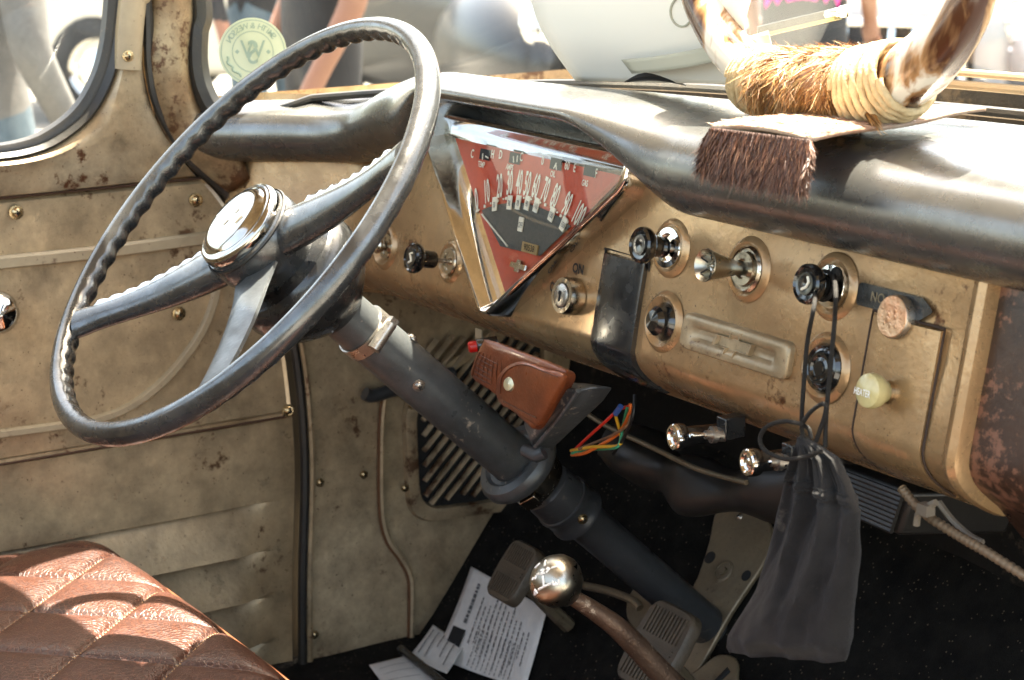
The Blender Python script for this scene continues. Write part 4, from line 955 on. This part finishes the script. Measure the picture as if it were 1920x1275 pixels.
# print runs along the long edge: columns of text
def col(t, fn, cols, off=.0018):
    mb = MB()
    for j0, i0, i1, w in cols:
        i = i0
        while i < i1:
            e = min(i1, i + random.uniform(.015, .06)); o = V((0, -off * .7, off))
            mb.add([fn(i, j0) + o, fn(i, j0 + w) + o, fn(e, j0 + w) + o, fn(e, j0) + o], [(0, 1, 2, 3)]); i = e + random.uniform(.006, .018)
    mb.build('printing', K['ink'], t)
col(t, fn, [(.16, .12, .55, .035)] + [(.28 + .055 * k, random.uniform(.15, .4), random.uniform(.7, .95), .012) for k in range(12)] + [(.36 + .05 * k, .55, .98, .008) for k in range(10)])
mb = MB(); o = V((0, -.0015, .0022)); mb.add([fn(.62, .07) + o, fn(.62, .22) + o, fn(.86, .22) + o, fn(.86, .07) + o], [(0, 1, 2, 3)]); mb.build('black_box', K['dark'], t)
t, fn = pap([(812, 1176), (872, 1212), (838, 1262), (772, 1225)], .016, 'paper_card', 'small printed white card clipped on top of the large form', .003)
col(t, fn, [(.12 + .17 * k, .12, random.uniform(.5, .9), .03) for k in range(5)])
t, fn = pap([(692, 1250), (766, 1230), (840, 1300), (740, 1310)], .010, 'paper_slip', 'creased white slip sticking out under the black strap', .002)
lines(t, fn, [(.2 + .16 * k, .15, .85) for k in range(5)])
mb = MB(); mb.tube(spl([T(u, v, .022) for u, v in ((752, 1217), (790, 1247), (830, 1280), (870, 1310))], 6), .0048, 10); mb.lathe(T(752, 1217, .022), (-1, 0, .3), [(.005, -.003), (.004, .003), (0, .004)], 12); tag(mb.build('paper_strap', K['black'], None, T(790, 1247, .02)), 'black elastic strap holding the papers together', 'strap')

# ================================================================ DRAWSTRING BAG on the choke knob
BY = -.062
bag = thing('drawstring_bag', 'black cloth drawstring bag hanging from a dash knob by its cord', 'bag', P(1520, 830, y=BY))
tabL = [(818, 1498), (835, 1492), (860, 1487), (885, 1480), (905, 1474), (960, 1462), (1040, 1444), (1100, 1425), (1150, 1396), (1185, 1374), (1212, 1364), (1222, 1368)]
tabR = [(818, 1506), (835, 1535), (860, 1568), (885, 1580), (905, 1590), (960, 1609), (1040, 1608), (1100, 1602), (1150, 1596), (1185, 1593), (1226, 1590), (1238, 1586)]
rows = []; nv = 120; nu = 96
for i in range(nv + 1):
    s_ = i / nv; row = []
    for j in range(nu):
        ph = 2 * math.pi * j / nu; k = (1 - math.cos(ph)) / 2; front = 1 if ph < math.pi else -1
        vL = 818 + (1222 - 818) * s_; vR = 818 + (1238 - 818) * s_
        vv = vL + (vR - vL) * k; uL, uR = lerp(tabL, vL), lerp(tabR, vR); uu = uL + (uR - uL) * k
        dep = (.004 + .020 * sm(.05, .9, s_) * (1 - .75 * sm(.9, 1, s_))) * math.sin(ph)
        g_ = (1 - sm(.2, 1.05, s_))
        fold = front * (.0050 * math.sin(2 * math.pi * (k * 3.2 + .25 * s_) + .8) * sm(.02, .12, s_) * (.25 + .75 * g_) + .0028 * math.sin(2 * math.pi * (k * 7.3 - .3 * s_)) * sm(.02, .1, s_) * (1 - sm(.1, .5, s_)) + .0035 * math.sin(9 * s_ + 5 * k) * sm(.5, .95, s_))
        hem = .0032 * math.exp(-((s_ - (.175 + .11 * k)) / .016) ** 2) - .002 * math.exp(-((s_ - (.215 + .11 * k)) / .012) ** 2)
        nz_ = noise.noise(V((k * 5 + 3, s_ * 4.2, front * 2))) * .5 + noise.noise(V((k * 11, s_ * 7 + 4, front))) * .3 + noise.noise(V((k * 22 + s_ * 9, s_ * 13, 7))) * .14
        fold += front * .0085 * nz_ * sm(.1, .35, s_)
        p = P(uu, vv, y=BY); row.append(p + V((.25, -.95, 0)) * (dep + (fold + front * hem) * abs(math.sin(ph)) ** .5))
    rows.append(row)
mb = MB(); mb.loops(rows, cap0=True, cap1=True); pch = mb.build('pouch', K['cloth'], bag, smooth=60)
mb = MB()
for s0_ in (.155, .20):
    ln_ = []
    for j in range(3, 46):
        k = (1 - math.cos(2 * math.pi * j / nu)) / 2; ln_.append(rows[int((s0_ + .11 * k) * nv)][j] + V((.0002, -.0007, 0)))
    for j in range(0, len(ln_) - 1): mb.tube([ln_[j], ln_[j].lerp(ln_[j + 1], .72)], .00055, 5)
mb.build('hem_seam', K['dark'], pch)
mb = MB()
for _ in range(4):
    u, v = 1480 + random.uniform(-30, 30), 1172 + random.uniform(-20, 22); y_ = BY - .026
    mb.tube([P(u, v, y=y_), P(u + random.uniform(-8, 9), v + 8, y=y_ - .001), P(u + random.uniform(-12, 14), v + 17, y=y_)], .0004, 4)

cy = BY - .004; kz = c4_ + DN * (L4 - .016)
crd = MB()
def cord(px, y=cy, st=None):
    pts = ([V(st)] if st is not None else []) + [P(u, v, y=y) for u, v in px]; crd.tube(spl(pts, 10), .0016, 8)
cord([(1527, 570), (1514, 640), (1507, 720), (1503, 795), (1507, 822)], cy, kz + V((-.008, -.002, -.006)))
cord([(1567, 545), (1565, 600), (1556, 700), (1549, 780), (1547, 838)], cy, kz + V((.006, .004, .008)))
cord([(1502, 795), (1470, 790), (1438, 800), (1425, 822), (1435, 845), (1470, 860), (1505, 858), (1540, 846)], cy - .012)
cord([(1505, 793), (1520, 772), (1540, 758), (1549, 762), (1545, 785), (1538, 805), (1530, 828)], cy - .004)
cord([(1507, 798), (1517, 805), (1521, 822)], cy - .004)
lo = [kz + XA * (.0105 * math.cos(R(a))) + U2 * (.0105 * math.sin(R(a))) for a in range(0, 360, 20)]; crd.tube(lo, .0017, 8, closed=True)
crd.ball(kz + XA * .008 + U2 * .010 - DN * .003, .005, (1, .8, 1.1), 10, 8)
crd.build('cord', K['cord'], bag)

# ================================================================ COWHIDE AND HORNS on the dash
hidez = 1.3165
hm = thing('cowhide_strip', 'brown cowhide strip draped over the dash top with a dark furry fringe', 'cowhide', (.44, .03, hidez))
fl_ = P(1300, 236, z=1.322); fr_ = P(1520, 250, z=1.322); br_ = P(1792, 207, z=1.322); bl_ = P(1405, 200, z=1.322)
fl_ = V((fl_.x, -.058, 1.3195)); fr_ = V((fr_.x + .012, -.045, 1.3195))
bl_ = V((fl_.x - .01, .10, 1.324)); br_ = V((fr_.x - .02, .135, 1.3245))
def hfn(i, j): return fl_.lerp(bl_, i).lerp(fr_.lerp(br_, i), j) + V((0, 0, .0035 * math.sin(math.pi * j) * (1 - i) + .001 * math.sin(9 * i)))
mb = MB(); mb.surf(hfn, 20, 16); mb.build('sheet', K['hide'], hm, solid=.003)
fa, fb = fl_.copy(), fr_.copy()
d0, d1 = V((0, -.003, -.026)), V((.002, -.003, -.029))
def ffn(i, j):
    p = fa.lerp(fb, j); q = p + d0.lerp(d1, j); return p.lerp(q, i) + V((0, -.004 * math.sin(math.pi * min(1, i * 1.0) * .5) * 1, 0))
mb = MB(); mb.surf(ffn, 8, 16); mb.build('fringe_backing', mat('dark hide edge', (.05, .02, .012), .7), hm, solid=.003)
fu = MB(); roots = []
for _ in range(8500):
    i, j = random.random() ** .9, random.random(); p = ffn(i, j) + V((0, -.002, 0)); roots.append((p, V((random.uniform(-.25, .25) + .5 * (j - .5) ** 3 * 4, -.16 - .2 * random.random(), -1))))
fur(fu, roots, .0135, .00032, .45, .32)
roots = []
for _ in range(700): i = random.random(); p = ffn(i, 1) ; roots.append((p, V((.7, -.5, -.8 + random.uniform(-.3, .4)))))
for _ in range(350): i = random.random(); p = ffn(i, 0); roots.append((p, V((-.5, -.4, -.9 + random.uniform(-.2, .3)))))
fur(fu, roots, .013, .00045, .3, .25)
for _ in range(900):
    pass
fu.build('dark_fringe', K['furdark'], hm)
ft = MB(); roots = []
for _ in range(2600):
    i, j = random.random() * .75, random.random() ; p = hfn(i, j) + V((0, 0, .0015)); roots.append((p, V((random.uniform(-.3, .3), -1, .22))))
fur(ft, roots, .010, .0003, .15, .12)
ft.build('flat_hair', hairmat('pale brown flat hair', [(.75, .68, .58), (.35, .15, .07), (.62, .45, .32), (.8, .74, .66)]), hm)

hy = .045
horns = thing('mounted_horns', 'polished cow horns bound with rope and golden hide on the dash', 'horns', P(1530, 205, z=1.325))
def HP(u, v, y): return P(u, v, y=y)
hc0, hc1 = HP(1436, 152, hy), HP(1622, 165, hy)
hl = spl([HP(1440, 152, hy), HP(1408, 130, hy), HP(1368, 90, hy), HP(1334, 40, hy), HP(1308, -15, hy), HP(1292, -90, hy), HP(1300, -180, hy + .01), HP(1330, -260, hy + .02)], 8)
k = len(hl); mb = MB(); mb.tube(hl, [lerp([(0, .0185), (.35, .0168), (.7, .013), (1, .0025)], i / (k - 1)) for i in range(k)], 24); mb.build('horn', K['horn'], horns, smooth=60, label='left hand brown streaked horn')
hr = spl([HP(1625, 165, hy), HP(1672, 160, hy), HP(1722, 128, hy), HP(1770, 80, hy), HP(1810, 20, hy), HP(1840, -50, hy), HP(1848, -130, hy + .01), HP(1830, -220, hy + .02)], 8)
mb = MB(); mb.tube(hr, [lerp([(0, .0225), (.3, .0225), (.6, .0175), (1, .0025)], i / (k - 1)) for i in range(k)], 24); mb.build('horn', K['horn'], horns, smooth=60, label='right hand horn with dark brown patches')
core = spl([HP(1448, 155, hy), HP(1480, 160, hy), HP(1530, 160, hy), HP(1580, 158, hy), HP(1608, 161, hy)], 8)
mb = MB(); mb.tube(core, [.0235 + .002 * math.sin(i * .4) for i in range(len(core))], 20); hw = mb.build('hide_wrap', K['hide'], horns, smooth=60)
fu = MB(); roots = []
for _ in range(9000):
    i = random.randrange(len(core) - 1); p = core[i].lerp(core[i + 1], random.random()); ax = (core[i + 1] - core[i]).normalized(); a, b2, _d = basis(ax)
    ph = random.uniform(0, 6.283); nrm = a * math.cos(ph) + b2 * math.sin(ph); tg_ = ax.cross(nrm)
    sw_ = math.sin(i * .55) * .8
    dirn = nrm * .35 + (tg_ if tg_.z < 0 or nrm.y > 0 else -tg_) * .8 + ax * (sw_ + random.uniform(-.5, .5)); roots.append((p + nrm * .0235, dirn))
fur(fu, roots, .018, .00033, .4, .42)
for _ in range(160):
    p = HP(1622 + random.uniform(-6, 6), 205, hy - .02); roots = [(p, V((.8 + random.uniform(-.1, .1), -.25, -.35 + random.uniform(-.12, .12))))]; fur(fu, roots, .026, .0005, .2, .1)
fu.build('golden_hair', K['furgold'], hw)
def rope(path, r0s, turns, rr, name):
    L = []; m = turns * 80; nn = len(path)
    for i in range(m + 1):
        t = i / m; f = t * (nn - 1); a = min(int(f), nn - 2); p = path[a].lerp(path[a + 1], f - a); ax = (path[a + 1] - path[a]).normalized(); e1, e2, _d = basis(ax)
        ph = 2 * math.pi * turns * t; q = lerp(r0s, t); L.append(p + e1 * (q * math.cos(ph)) + e2 * (q * math.sin(ph)))
    mb = MB(); mb.tube(L, rr, 18, rf=lambda i, ph: (.70 + .36 * abs(math.cos(1.5 * (ph + i * .34))) ** .7)); return mb.build(name, K['rope'], horns, smooth=70)
rope([HP(1408, 140, hy), HP(1425, 150, hy), HP(1452, 158, hy)], [(0, .0225), (.5, .0250), (1, .0250)], 6, .0030, 'rope_binding')
rope([HP(1612, 164, hy), HP(1640, 164, hy), HP(1676, 154, hy), HP(1700, 143, hy)], [(0, .0270), (.5, .0285), (1, .0255)], 8, .0031, 'rope_binding')

# ================================================================ CARD, WIPER, STICKER at the windscreen
cdy = .118
card = thing('paper_card_sheet', 'white card with an oval mark propped against the windscreen on the dash', 'card', P(1200, 150, y=cdy))
def cfn(i, j):
    top = (P(985, -60, y=.045), P(1432, -60, y=.05)); bot = (P(1080, 152, y=.072), P(1405, 158, y=.085))
    p = top[0].lerp(top[1], j).lerp(bot[0].lerp(bot[1], j), i); return p + V((0, -.03 * (1 - i) ** 1.5 * 0 - .012 * math.sin(math.pi * i), 0))
mb = MB(); mb.surf(cfn, 20, 12); mb.build('sheet', K['poster'], card, solid=.0006)
mb = MB(); mb.tube([cfn(.36 + .13 * math.cos(R(a)), .73 + .05 * math.sin(R(a))) + V((0, -.0012, 0)) for a in range(0, 360, 15)], .0010, 6, closed=True); mb.build('oval_mark', K['greycard'], card)
def bfn(i, j):
    a = P(1165, 112, y=.055).lerp(P(1440, 58, y=.055), j); b2 = P(1185, 138, y=.055).lerp(P(1448, 88, y=.055), j); return a.lerp(b2, i) + V((0, -.006 * math.sin(math.pi * j), -.004 * math.sin(math.pi * j)))
mb = MB(); mb.surf(bfn, 4, 16); mb.build('grey_band', K['greycard'], card, solid=.0006)  # curved grey strip laid across the card
wy_ = .20
wip = thing('wiper_blade', 'dark windscreen wiper blade with a bright metal tip behind the horns', 'wiper', P(1430, 55, y=wy_))
mb = MB(); a = P(1424, 58, y=wy_); b2 = P(1570, 24, y=wy_); ax = (b2 - a).normalized(); sd = V((0, 1, 0)).cross(ax).normalized(); mb.box(a.lerp(b2, .5), ((b2 - a).length / 2, .003, .0042), (ax, V((0, 1, 0)), sd)); mb.build('blade', K['rubber'], wip, bevel=.001)
mb = MB(); mb.box(a.lerp(b2, .5) + sd * .0045, ((b2 - a).length / 2, .004, .0012), (ax, V((0, 1, 0)), sd)); mb.build('spine', mat('olive blade spine', (.2, .18, .07), .35, .5), wip)
mb = MB(); mb.lathe(b2, ax, [(.0, -.012), (.0045, -.012), (.0045, .0), (.003, .002), (.003, .005), (.0052, .006), (.0052, .012), (0, .014)], 18); mb.build('tip', K['chrome'], wip)
# sticker on the windscreen
scx = onf(474, 97, lambda p: -(p.y - wline(max(-.454, min(1, p.x))).y) - (p.z - 1.27) * .2 + .004) if 0 else P(474, 97, x=-.375)
st_ = thing('window_sticker', 'round pale green sticker with mirrored lettering on the windscreen by the pillar', 'sticker', scx)
sn = (CAM - scx).normalized(); sn = (sn + V((.0, 0, .0))).normalized(); srt = RT.copy(); srt = (srt - sn * srt.dot(sn)).normalized(); sup = sn.cross(srt)
SR = 62 / FPX * (scx - CAM).length
mb = MB(); mb.lathe(scx, sn, [(0, -.0004), (SR, -.0004), (SR, .0002), (0, .0002)], 56); mb.build('disc', mat('pale green vinyl', (.62, .66, .45), .6), st_)
mb = MB()
for r in (.93, .60): mb.lathe(scx, sn, [(SR * (r - .012), .0005), (SR * (r + .012), .0005)], 56)
for s_, th0, th1 in (('SMITH & WESSON', 36, 152),):
    for i, ch in enumerate(s_):
        th = R(th0 + (th1 - th0) * i / (len(s_) - 1)); o = scx + srt * (SR * .76 * math.cos(th)) + sup * (SR * .76 * math.sin(th)); up = srt * math.cos(th) + sup * math.sin(th); rt = -(up.cross(sn)) * -1
        rt = sn.cross(up)
        mb.text(ch, o + sn * .0006, rt, up, SR * .24, 0.0, 1, .01)
mb.text('S', scx + sn * .0006 - sup * SR * .05, -srt, sup, SR * 1.0, 0, .8, .0); mb.text('W', scx + sn * .0007 + sup * SR * .05, -srt, sup, SR * .75, 0, .95, .0)
for sg in (-1, 1):
    mb.tube([scx + sn * .0005 + srt * (SR * .78 * math.cos(R(a)) + SR * .04 * math.sin(a * .3)) + sup * (SR * .78 * math.sin(R(a))) for a in (range(190, 250, 3) if sg < 0 else range(290, 352, 3))], SR * .035, 5)
    o = scx + sn * .0006 + srt * (SR * .46 * sg); mb.add([o + srt * (SR * .07), o + sup * (SR * .07), o - srt * (SR * .07), o - sup * (SR * .07)], [(0, 1, 2, 3)])
mb.build('lettering', mat('sage green print', (.33, .42, .32), .6), st_)

# ================================================================ SEAT
seat = thing('bench_seat', 'brown diamond quilted leather bench seat', 'seat', (-.1, -.5, .6))
ZS = .828; YF = -.228
def seatz(x, y):
    a = sm(YF - .0, YF - .085, y); e = sm(-.425, -.30, x)
    z = ZS - .012 * (1 - e) ** 2 * 2 - .075 * (1 - e) ** 2 * 0
    f = math.sqrt(max(0, 1 - (1 - min(1, max(0, (YF - y) / .07))) ** 2)); h = math.sqrt(max(0, 1 - (1 - min(1, max(0, (x + .425) / .10))) ** 2))
    return .74 + (ZS - .74) * f * (.35 + .65 * h) * 1.0 + .014 * math.sin(max(0, min(1, (x + .42) / .9)) * math.pi) * f
def quilt(x, y):
    a = ((y - x + .236) / .136) % 1.0; b2 = ((x + y + .44) / .135) % 1.0
    da = min(a, 1 - a); db = min(b2, 1 - b2); d = min(da, db); return .0068 * (1 - math.exp(-d * 9)) - .002 * math.exp(-(d / .02) ** 2), d
mb = MB(); NX, NY = 420, 240; rows = []
for i in range(NX + 1):
    x = -.425 + 1.25 * (i / NX); row = []
    for j in range(NY + 1):
        y = YF - .42 * (j / NY) ** 1.15; q, d = quilt(x, y); w = sm(YF, YF - .02, y); row.append(V((x, y, seatz(x, y) + q * w * (.2 + .8 * sm(-.42, -.33, x)) * (.25 + .75 * sm(YF, YF - .07, y)))))
    rows.append(row)
mb.loops(rows, closed=False); mb.build('cushion', K['leather'], seat, smooth=180)
mb = MB(); pts = [V((x, YF + .002, seatz(x, YF - .010) - .006)) for x in [-.415 + 1.24 * k / 160 for k in range(161)]]
mb.tube(pts, .0055, 10); mb.build('piping', mat('tan brown piping leather', (.25, .09, .035), .35, 0, (.16, .05, .025), 20, coat=.3, bump=.3, bscale=300), seat)
mb = MB(); mb.loops([[V((x, YF - .002, z)) for x in (-.42, 0, .4, .83)] for z in (.745, .70, .60)], closed=False); mb.build('front_valance', K['leather'], seat)
stc = MB(); p_ = .098
for fam in (1, -1):
    for n_ in range(-12, 22):
        pts = []
        for k in range(400):
            y = YF - .006 - .40 * k / 400; x = (y + .236 - .136 * n_) if fam > 0 else (-.44 + .135 * n_ - y)
            if -.41 < x < .8: pts.append(V((x, y, seatz(x, y) - .0008)))
        for k in range(0, len(pts) - 3, 4): stc.tube([pts[k], pts[k + 2]], .0007, 4)
stc.build('stitching', K['stitch'], seat)

# ================================================================ OUTSIDE: people and parked vehicles
def W(u, dist, z=0): 
    d = ray(u, 0); d = V((d.x, d.y, 0)).normalized(); p = CAM + d * dist; return V((p.x, p.y, z))
K['skin'] = mat('skin', (.2, .09, .05), .6); K['jean'] = mat('faded blue denim', (.045, .075, .10), .85, 0, (.09, .12, .14), 12, bump=.4, bscale=300)
K['tee'] = mat('grey cotton', (.10, .096, .09), .9, 0, (.14, .135, .125), 8, bump=.6, bscale=14); K['blackcloth'] = mat('black cotton', (.015, .015, .016), .9)
K['hairb'] = mat('brown hair', (.1, .045, .02), .6); K['magenta'] = mat('magenta cotton', (.6, .02, .25), .8); K['orange'] = mat('orange printed cotton', (.6, .2, .08), .8)
K['cream'] = mat('cream car paint', (.5, .46, .38), .2, 0, coat=.6); K['whitec'] = mat('white car paint', (.32, .32, .31), .2, 0, coat=.6); K['darkc'] = mat('charcoal car paint', (.012, .012, .012), .3, 0, coat=.2)
K['tyre'] = mat('tyre rubber', (.02, .02, .02), .8); K['cglass'] = mat('dark car glass', (.02, .025, .025), .05, 0, coat=1)
def person(loc, face, shirt, legs, label, hair, armup=False, long=False):
    t = thing('person', label, 'person', loc, 'people outside the truck'); M = Matrix.Rotation(face, 3, 'Z')
    sk = [(0, 0, .98, .15, .11), (0, 0, 1.15, .145, .10), (0, 0, 1.35, .17, .115), (0, 0, 1.47, .075, .07), (0, 0, 1.55, .058, .06), (0, .01, 1.68, .085, .10), (0, 0, 1.78, .05, .06)]
    L = V(loc); me = bpy.data.meshes.new('body'); vs = []; es = []; rad = []
    def vtx(p, r): vs.append(M @ V(p)); rad.append(r); return len(vs) - 1
    ids = [vtx(s_[:3], s_[3:]) for s_ in sk]; es += list(zip(ids, ids[1:]))
    for sg in (-1, 1):
        h = vtx((sg * .09, 0, .90), (.095, .10)); kn = vtx((sg * .10, .02, .50), (.065, .07)); an = vtx((sg * .11, 0, .09), (.045, .05)); fo = vtx((sg * .12, .16, .04), (.04, .035)); es += [(ids[0], h), (h, kn), (kn, an), (an, fo)]
        s0 = vtx((sg * .19, 0, 1.41), (.065, .065)); el = vtx((sg * .25, -.02, 1.14), (.047, .047)); wr = vtx((sg * (.24), .10, .93) if not armup else (sg * .16, .26, 1.1), (.033, .033)); es += [(ids[2], s0), (s0, el), (el, wr)]
        hd = vtx((sg * .24, .14, .86) if not armup else (sg * .08, .3, 1.12), (.04, .025)); es.append((wr, hd))
        for f in range(4):
            b0 = M.inverted() @ vs[hd]; tip = vtx((b0.x + (f - 1.5) * .018, b0.y + .03, b0.z - .075 + abs(f - 1.2) * .008), (.010, .010)); es.append((hd, tip))
        th = vtx((b0.x - sg * .045, b0.y + .03, b0.z - .02), (.011, .011)); es.append((hd, th))
    me.from_pydata(vs, es, []); ob = bpy.data.objects.new('tmp', me); COL.objects.link(ob)
    ob.modifiers.new('skin', 'SKIN')
    for i, d in enumerate(me.skin_vertices[0].data): d.radius = rad[i] if isinstance(rad[i], tuple) else (rad[i], rad[i]); d.use_root = (i == 0)
    s2 = ob.modifiers.new('sub', 'SUBSURF'); s2.levels = s2.render_levels = 2
    bpy.context.view_layer.update()
    em = bpy.data.meshes.new_from_object(ob.evaluated_get(bpy.context.evaluated_depsgraph_get())); bpy.data.objects.remove(ob)
    em.materials.clear()
    for m in (K['skin'], shirt, legs, K['blackcloth']): em.materials.append(m)
    for f in em.polygons:
        c = f.center; lc = M.inverted() @ c; f.use_smooth = True
        arm = abs(lc.x) > .205 and lc.z < 1.3
        f.material_index = 3 if lc.z < .10 else 2 if (lc.z < .99 and abs(lc.x) < .205) else 0 if (lc.z > 1.49 or (arm and lc.z < (.94 if long else 1.24)) or (armup and lc.y > .14 and lc.z > .95 and lc.z < 1.3)) else 1
    o = bpy.data.objects.new('body', em); COL.objects.link(o); o.parent = t
    mb = MB(); c = L + M @ V((0, 0, 1.70))
    mb.ball(c + M @ V((0, -.015, .035)), .112, (.92, 1.02, 1.0), 16, 10)
    if hair: mb.tube([c + M @ V((0, -.08, .04)), c + M @ V((0, -.12, -.15)), c + M @ V((0, -.13, -.38)), c + M @ V((.01, -.12, -.55))], [.09, .11, .10, .03], 12)
    mb.build('hair', K['hairb'], t)
    for sg in (-1, 1): mb = MB(); mb.ball(c + M @ V((sg * .033, .105, -.015)), .012, (1, .6, .7), 8, 6); mb.build('eye', K['dark'], t)
    mb = MB(); mb.ball(c + M @ V((0, .115, -.045)), .02, (.7, 1, 1.3), 8, 6); mb.build('nose', K['skin'], t)
    return t
def face_cam(p, off=0): d = CAM - p; return math.atan2(-d.x, d.y) + off
p = W(-70, 4.6); person(p, face_cam(p, 2.2), K['tee'], K['jean'], 'person in grey long sleeved top and faded jeans outside the door window', False, False, True)
p = W(600, 6.2); person(p, face_cam(p, -1.2), K['blackcloth'], K['blackcloth'], 'person in black clothes seen through the steering wheel', False)
p = W(1508, 8.0); person(p, face_cam(p, 2.9), K['magenta'], K['blackcloth'], 'person with long brown hair and magenta top behind the wiper', True)
p = W(500, 8.2); person(p, face_cam(p, .4), K['blackcloth'], K['jean'], 'person in black long sleeved top and jeans behind the round sticker', False, False, True)

def car(loc, rot, paint, label, teeth=9, white=True, hoodz=1.0, wid=1.8, ln=4.6):
    t = thing('parked_car', label, 'car', loc, 'cars parked outside'); M = Matrix.Rotation(rot, 3, 'Z'); L = V(loc)
    def q(x, y, z): return L + M @ V((x, y, z))        # -y is the nose
    h = wid / 2
    def sec(y, w, zb, zt, r=.25):
        pts = rpoly([(-w, zb), (w, zb), (w, zt), (-w, zt)], [.08, .08, r, r], 5); return [q(p.x, y, p.y) for p in pts]
    mb = MB(); mb.loops([sec(-ln / 2 + .02, h * .62, .45, hoodz - .16, .18), sec(-ln / 2 + .12, h * .72, .38, hoodz - .05), sec(-ln / 2 + .5, h * .78, .34, hoodz), sec(-ln / 2 + 1.3, h * .9, .3, hoodz + .05), sec(-.2, h * .97, .3, hoodz + .04), sec(1.2, h * .97, .3, hoodz + .03), sec(ln / 2 - .2, h * .85, .38, hoodz - .05), sec(ln / 2, h * .7, .5, hoodz - .2)], cap0=True, cap1=True); mb.build('body', paint, t, smooth=50)
    mb = MB(); mb.loops([sec(-.75, h * .86, hoodz - .02, hoodz + .02, .05), sec(-.3, h * .74, hoodz, hoodz + .46, .15), sec(.9, h * .72, hoodz, hoodz + .48, .15), sec(1.6, h * .85, hoodz - .05, hoodz + .02, .05)], cap0=True, cap1=True); cab_ = mb.build('cabin', paint, t, smooth=50)
    mb = MB(); mb.add([q(-h * .74, -.68, hoodz + .06), q(h * .74, -.68, hoodz + .06), q(h * .62, -.36, hoodz + .42), q(-h * .62, -.36, hoodz + .42)], [(0, 1, 2, 3)]); mb.build('windscreen', K['cglass'], t, solid=.01)
    for sg in (-1, 1):
        mb = MB(); mb.add([q(sg * h * .80, -.40, hoodz + .07), q(sg * h * .80, 1.2, hoodz + .07), q(sg * h * .745, .95, hoodz + .40), q(sg * h * .745, -.2, hoodz + .40)], [(0, 1, 2, 3)]); mb.build('side_window', K['cglass'], t, solid=.012)
        mb = MB(); mb.ball(q(sg * h * .80, -ln / 2 + .75, .62), 1, (.24, .72, .34), 20, 12, [M @ V(a) for a in ((1, 0, 0), (0, 1, 0), (0, 0, 1))]); mb.build('fender', paint, t)
        mb = MB(); mb.lathe(q(sg * h * .74, -ln / 2 + .12, .78), M @ V((0, -1, 0)), [(.0, -.15), (.13, -.15), (.135, 0), (.12, .03), (.10, .015), (.06, .04), (0, .05)], 24); mb.build('headlight', K['chrome'], t)
        for yy in (-ln / 2 + .85, ln / 2 - .95):
            mb = MB(); mb.lathe(q(sg * (h - .22), yy, .34), M @ V((sg, 0, 0)), [(.18, 0), (.33, .0), (.34, .05), (.34, .16), (.32, .19), (.2, .2)], 28); wh = mb.build('wheel', K['tyre'], t); mb = MB(); mb.lathe(q(sg * (h - .22), yy, .34), M @ V((sg, 0, 0)), [(.2, .19), (.17, .15), (.08, .2), (0, .21)], 24); mb.build('hubcap', K['chrome'], wh)
    mb = MB(); lo = rpoly([(-h * .54, .47), (h * .54, .47), (h * .54, .80), (-h * .54, .80)], .06, 4); mb.loops([[q(p.x, -ln / 2 + .03, p.y) for p in lo], [q(p.x, -ln / 2 - .006, p.y) for p in lo]], cap1=True); mb.build('grille_opening', K['dark'], t)
    mb = MB()
    for k in range(teeth):
        x = -h * .5 + h * k / (teeth - 1); mb.tube([q(x, -ln / 2 - .02, .50), q(x, -ln / 2 - .05, .62), q(x, -ln / 2 - .01, .76)], .022, 8)
    mb.tube([q(-h * .56, -ln / 2 - .01, .79), q(h * .56, -ln / 2 - .01, .79)], .025, 8); mb.tube([q(-h * .56, -ln / 2 - .01, .48), q(h * .56, -ln / 2 - .01, .48)], .025, 8); mb.build('grille', K['chrome'], t)
    mb = MB(); mb.tube(spl([q(-h * .98, -ln / 2 + .35, .46), q(-h * .93, -ln / 2 - .03, .44), q(0, -ln / 2 - .15, .43), q(h * .93, -ln / 2 - .03, .44), q(h * .98, -ln / 2 + .35, .46)], 8), .085, 12)
    for sg in (-1, 1): mb.tube([q(sg * .4, -ln / 2 - .14, .34), q(sg * .4, -ln / 2 - .22, .47), q(sg * .4, -ln / 2 - .16, .6)], .05, 10)
    mb.build('bumper', K['chrome'], t); return t
p = W(640, 13.0); car(p, face_cam(p) + math.pi + 1.35, K['cream'], 'cream rounded car side on beyond the steering wheel', hoodz=1.12)
p = W(985, 11.4); car(p, face_cam(p) + math.pi + .35, K['darkc'], 'charcoal car with chrome bumper and headlights beyond the gauge hood', hoodz=1.0)
p = W(1870, 11.6); car(p, face_cam(p) + math.pi - .25, K['whitec'], 'white car with toothed chrome grille beyond the right horn', hoodz=1.02)
p = W(1640, 17.5); car(p, face_cam(p) + math.pi + 1.1, K['whitec'], 'white car parked farther back behind the person with magenta top', hoodz=1.05)
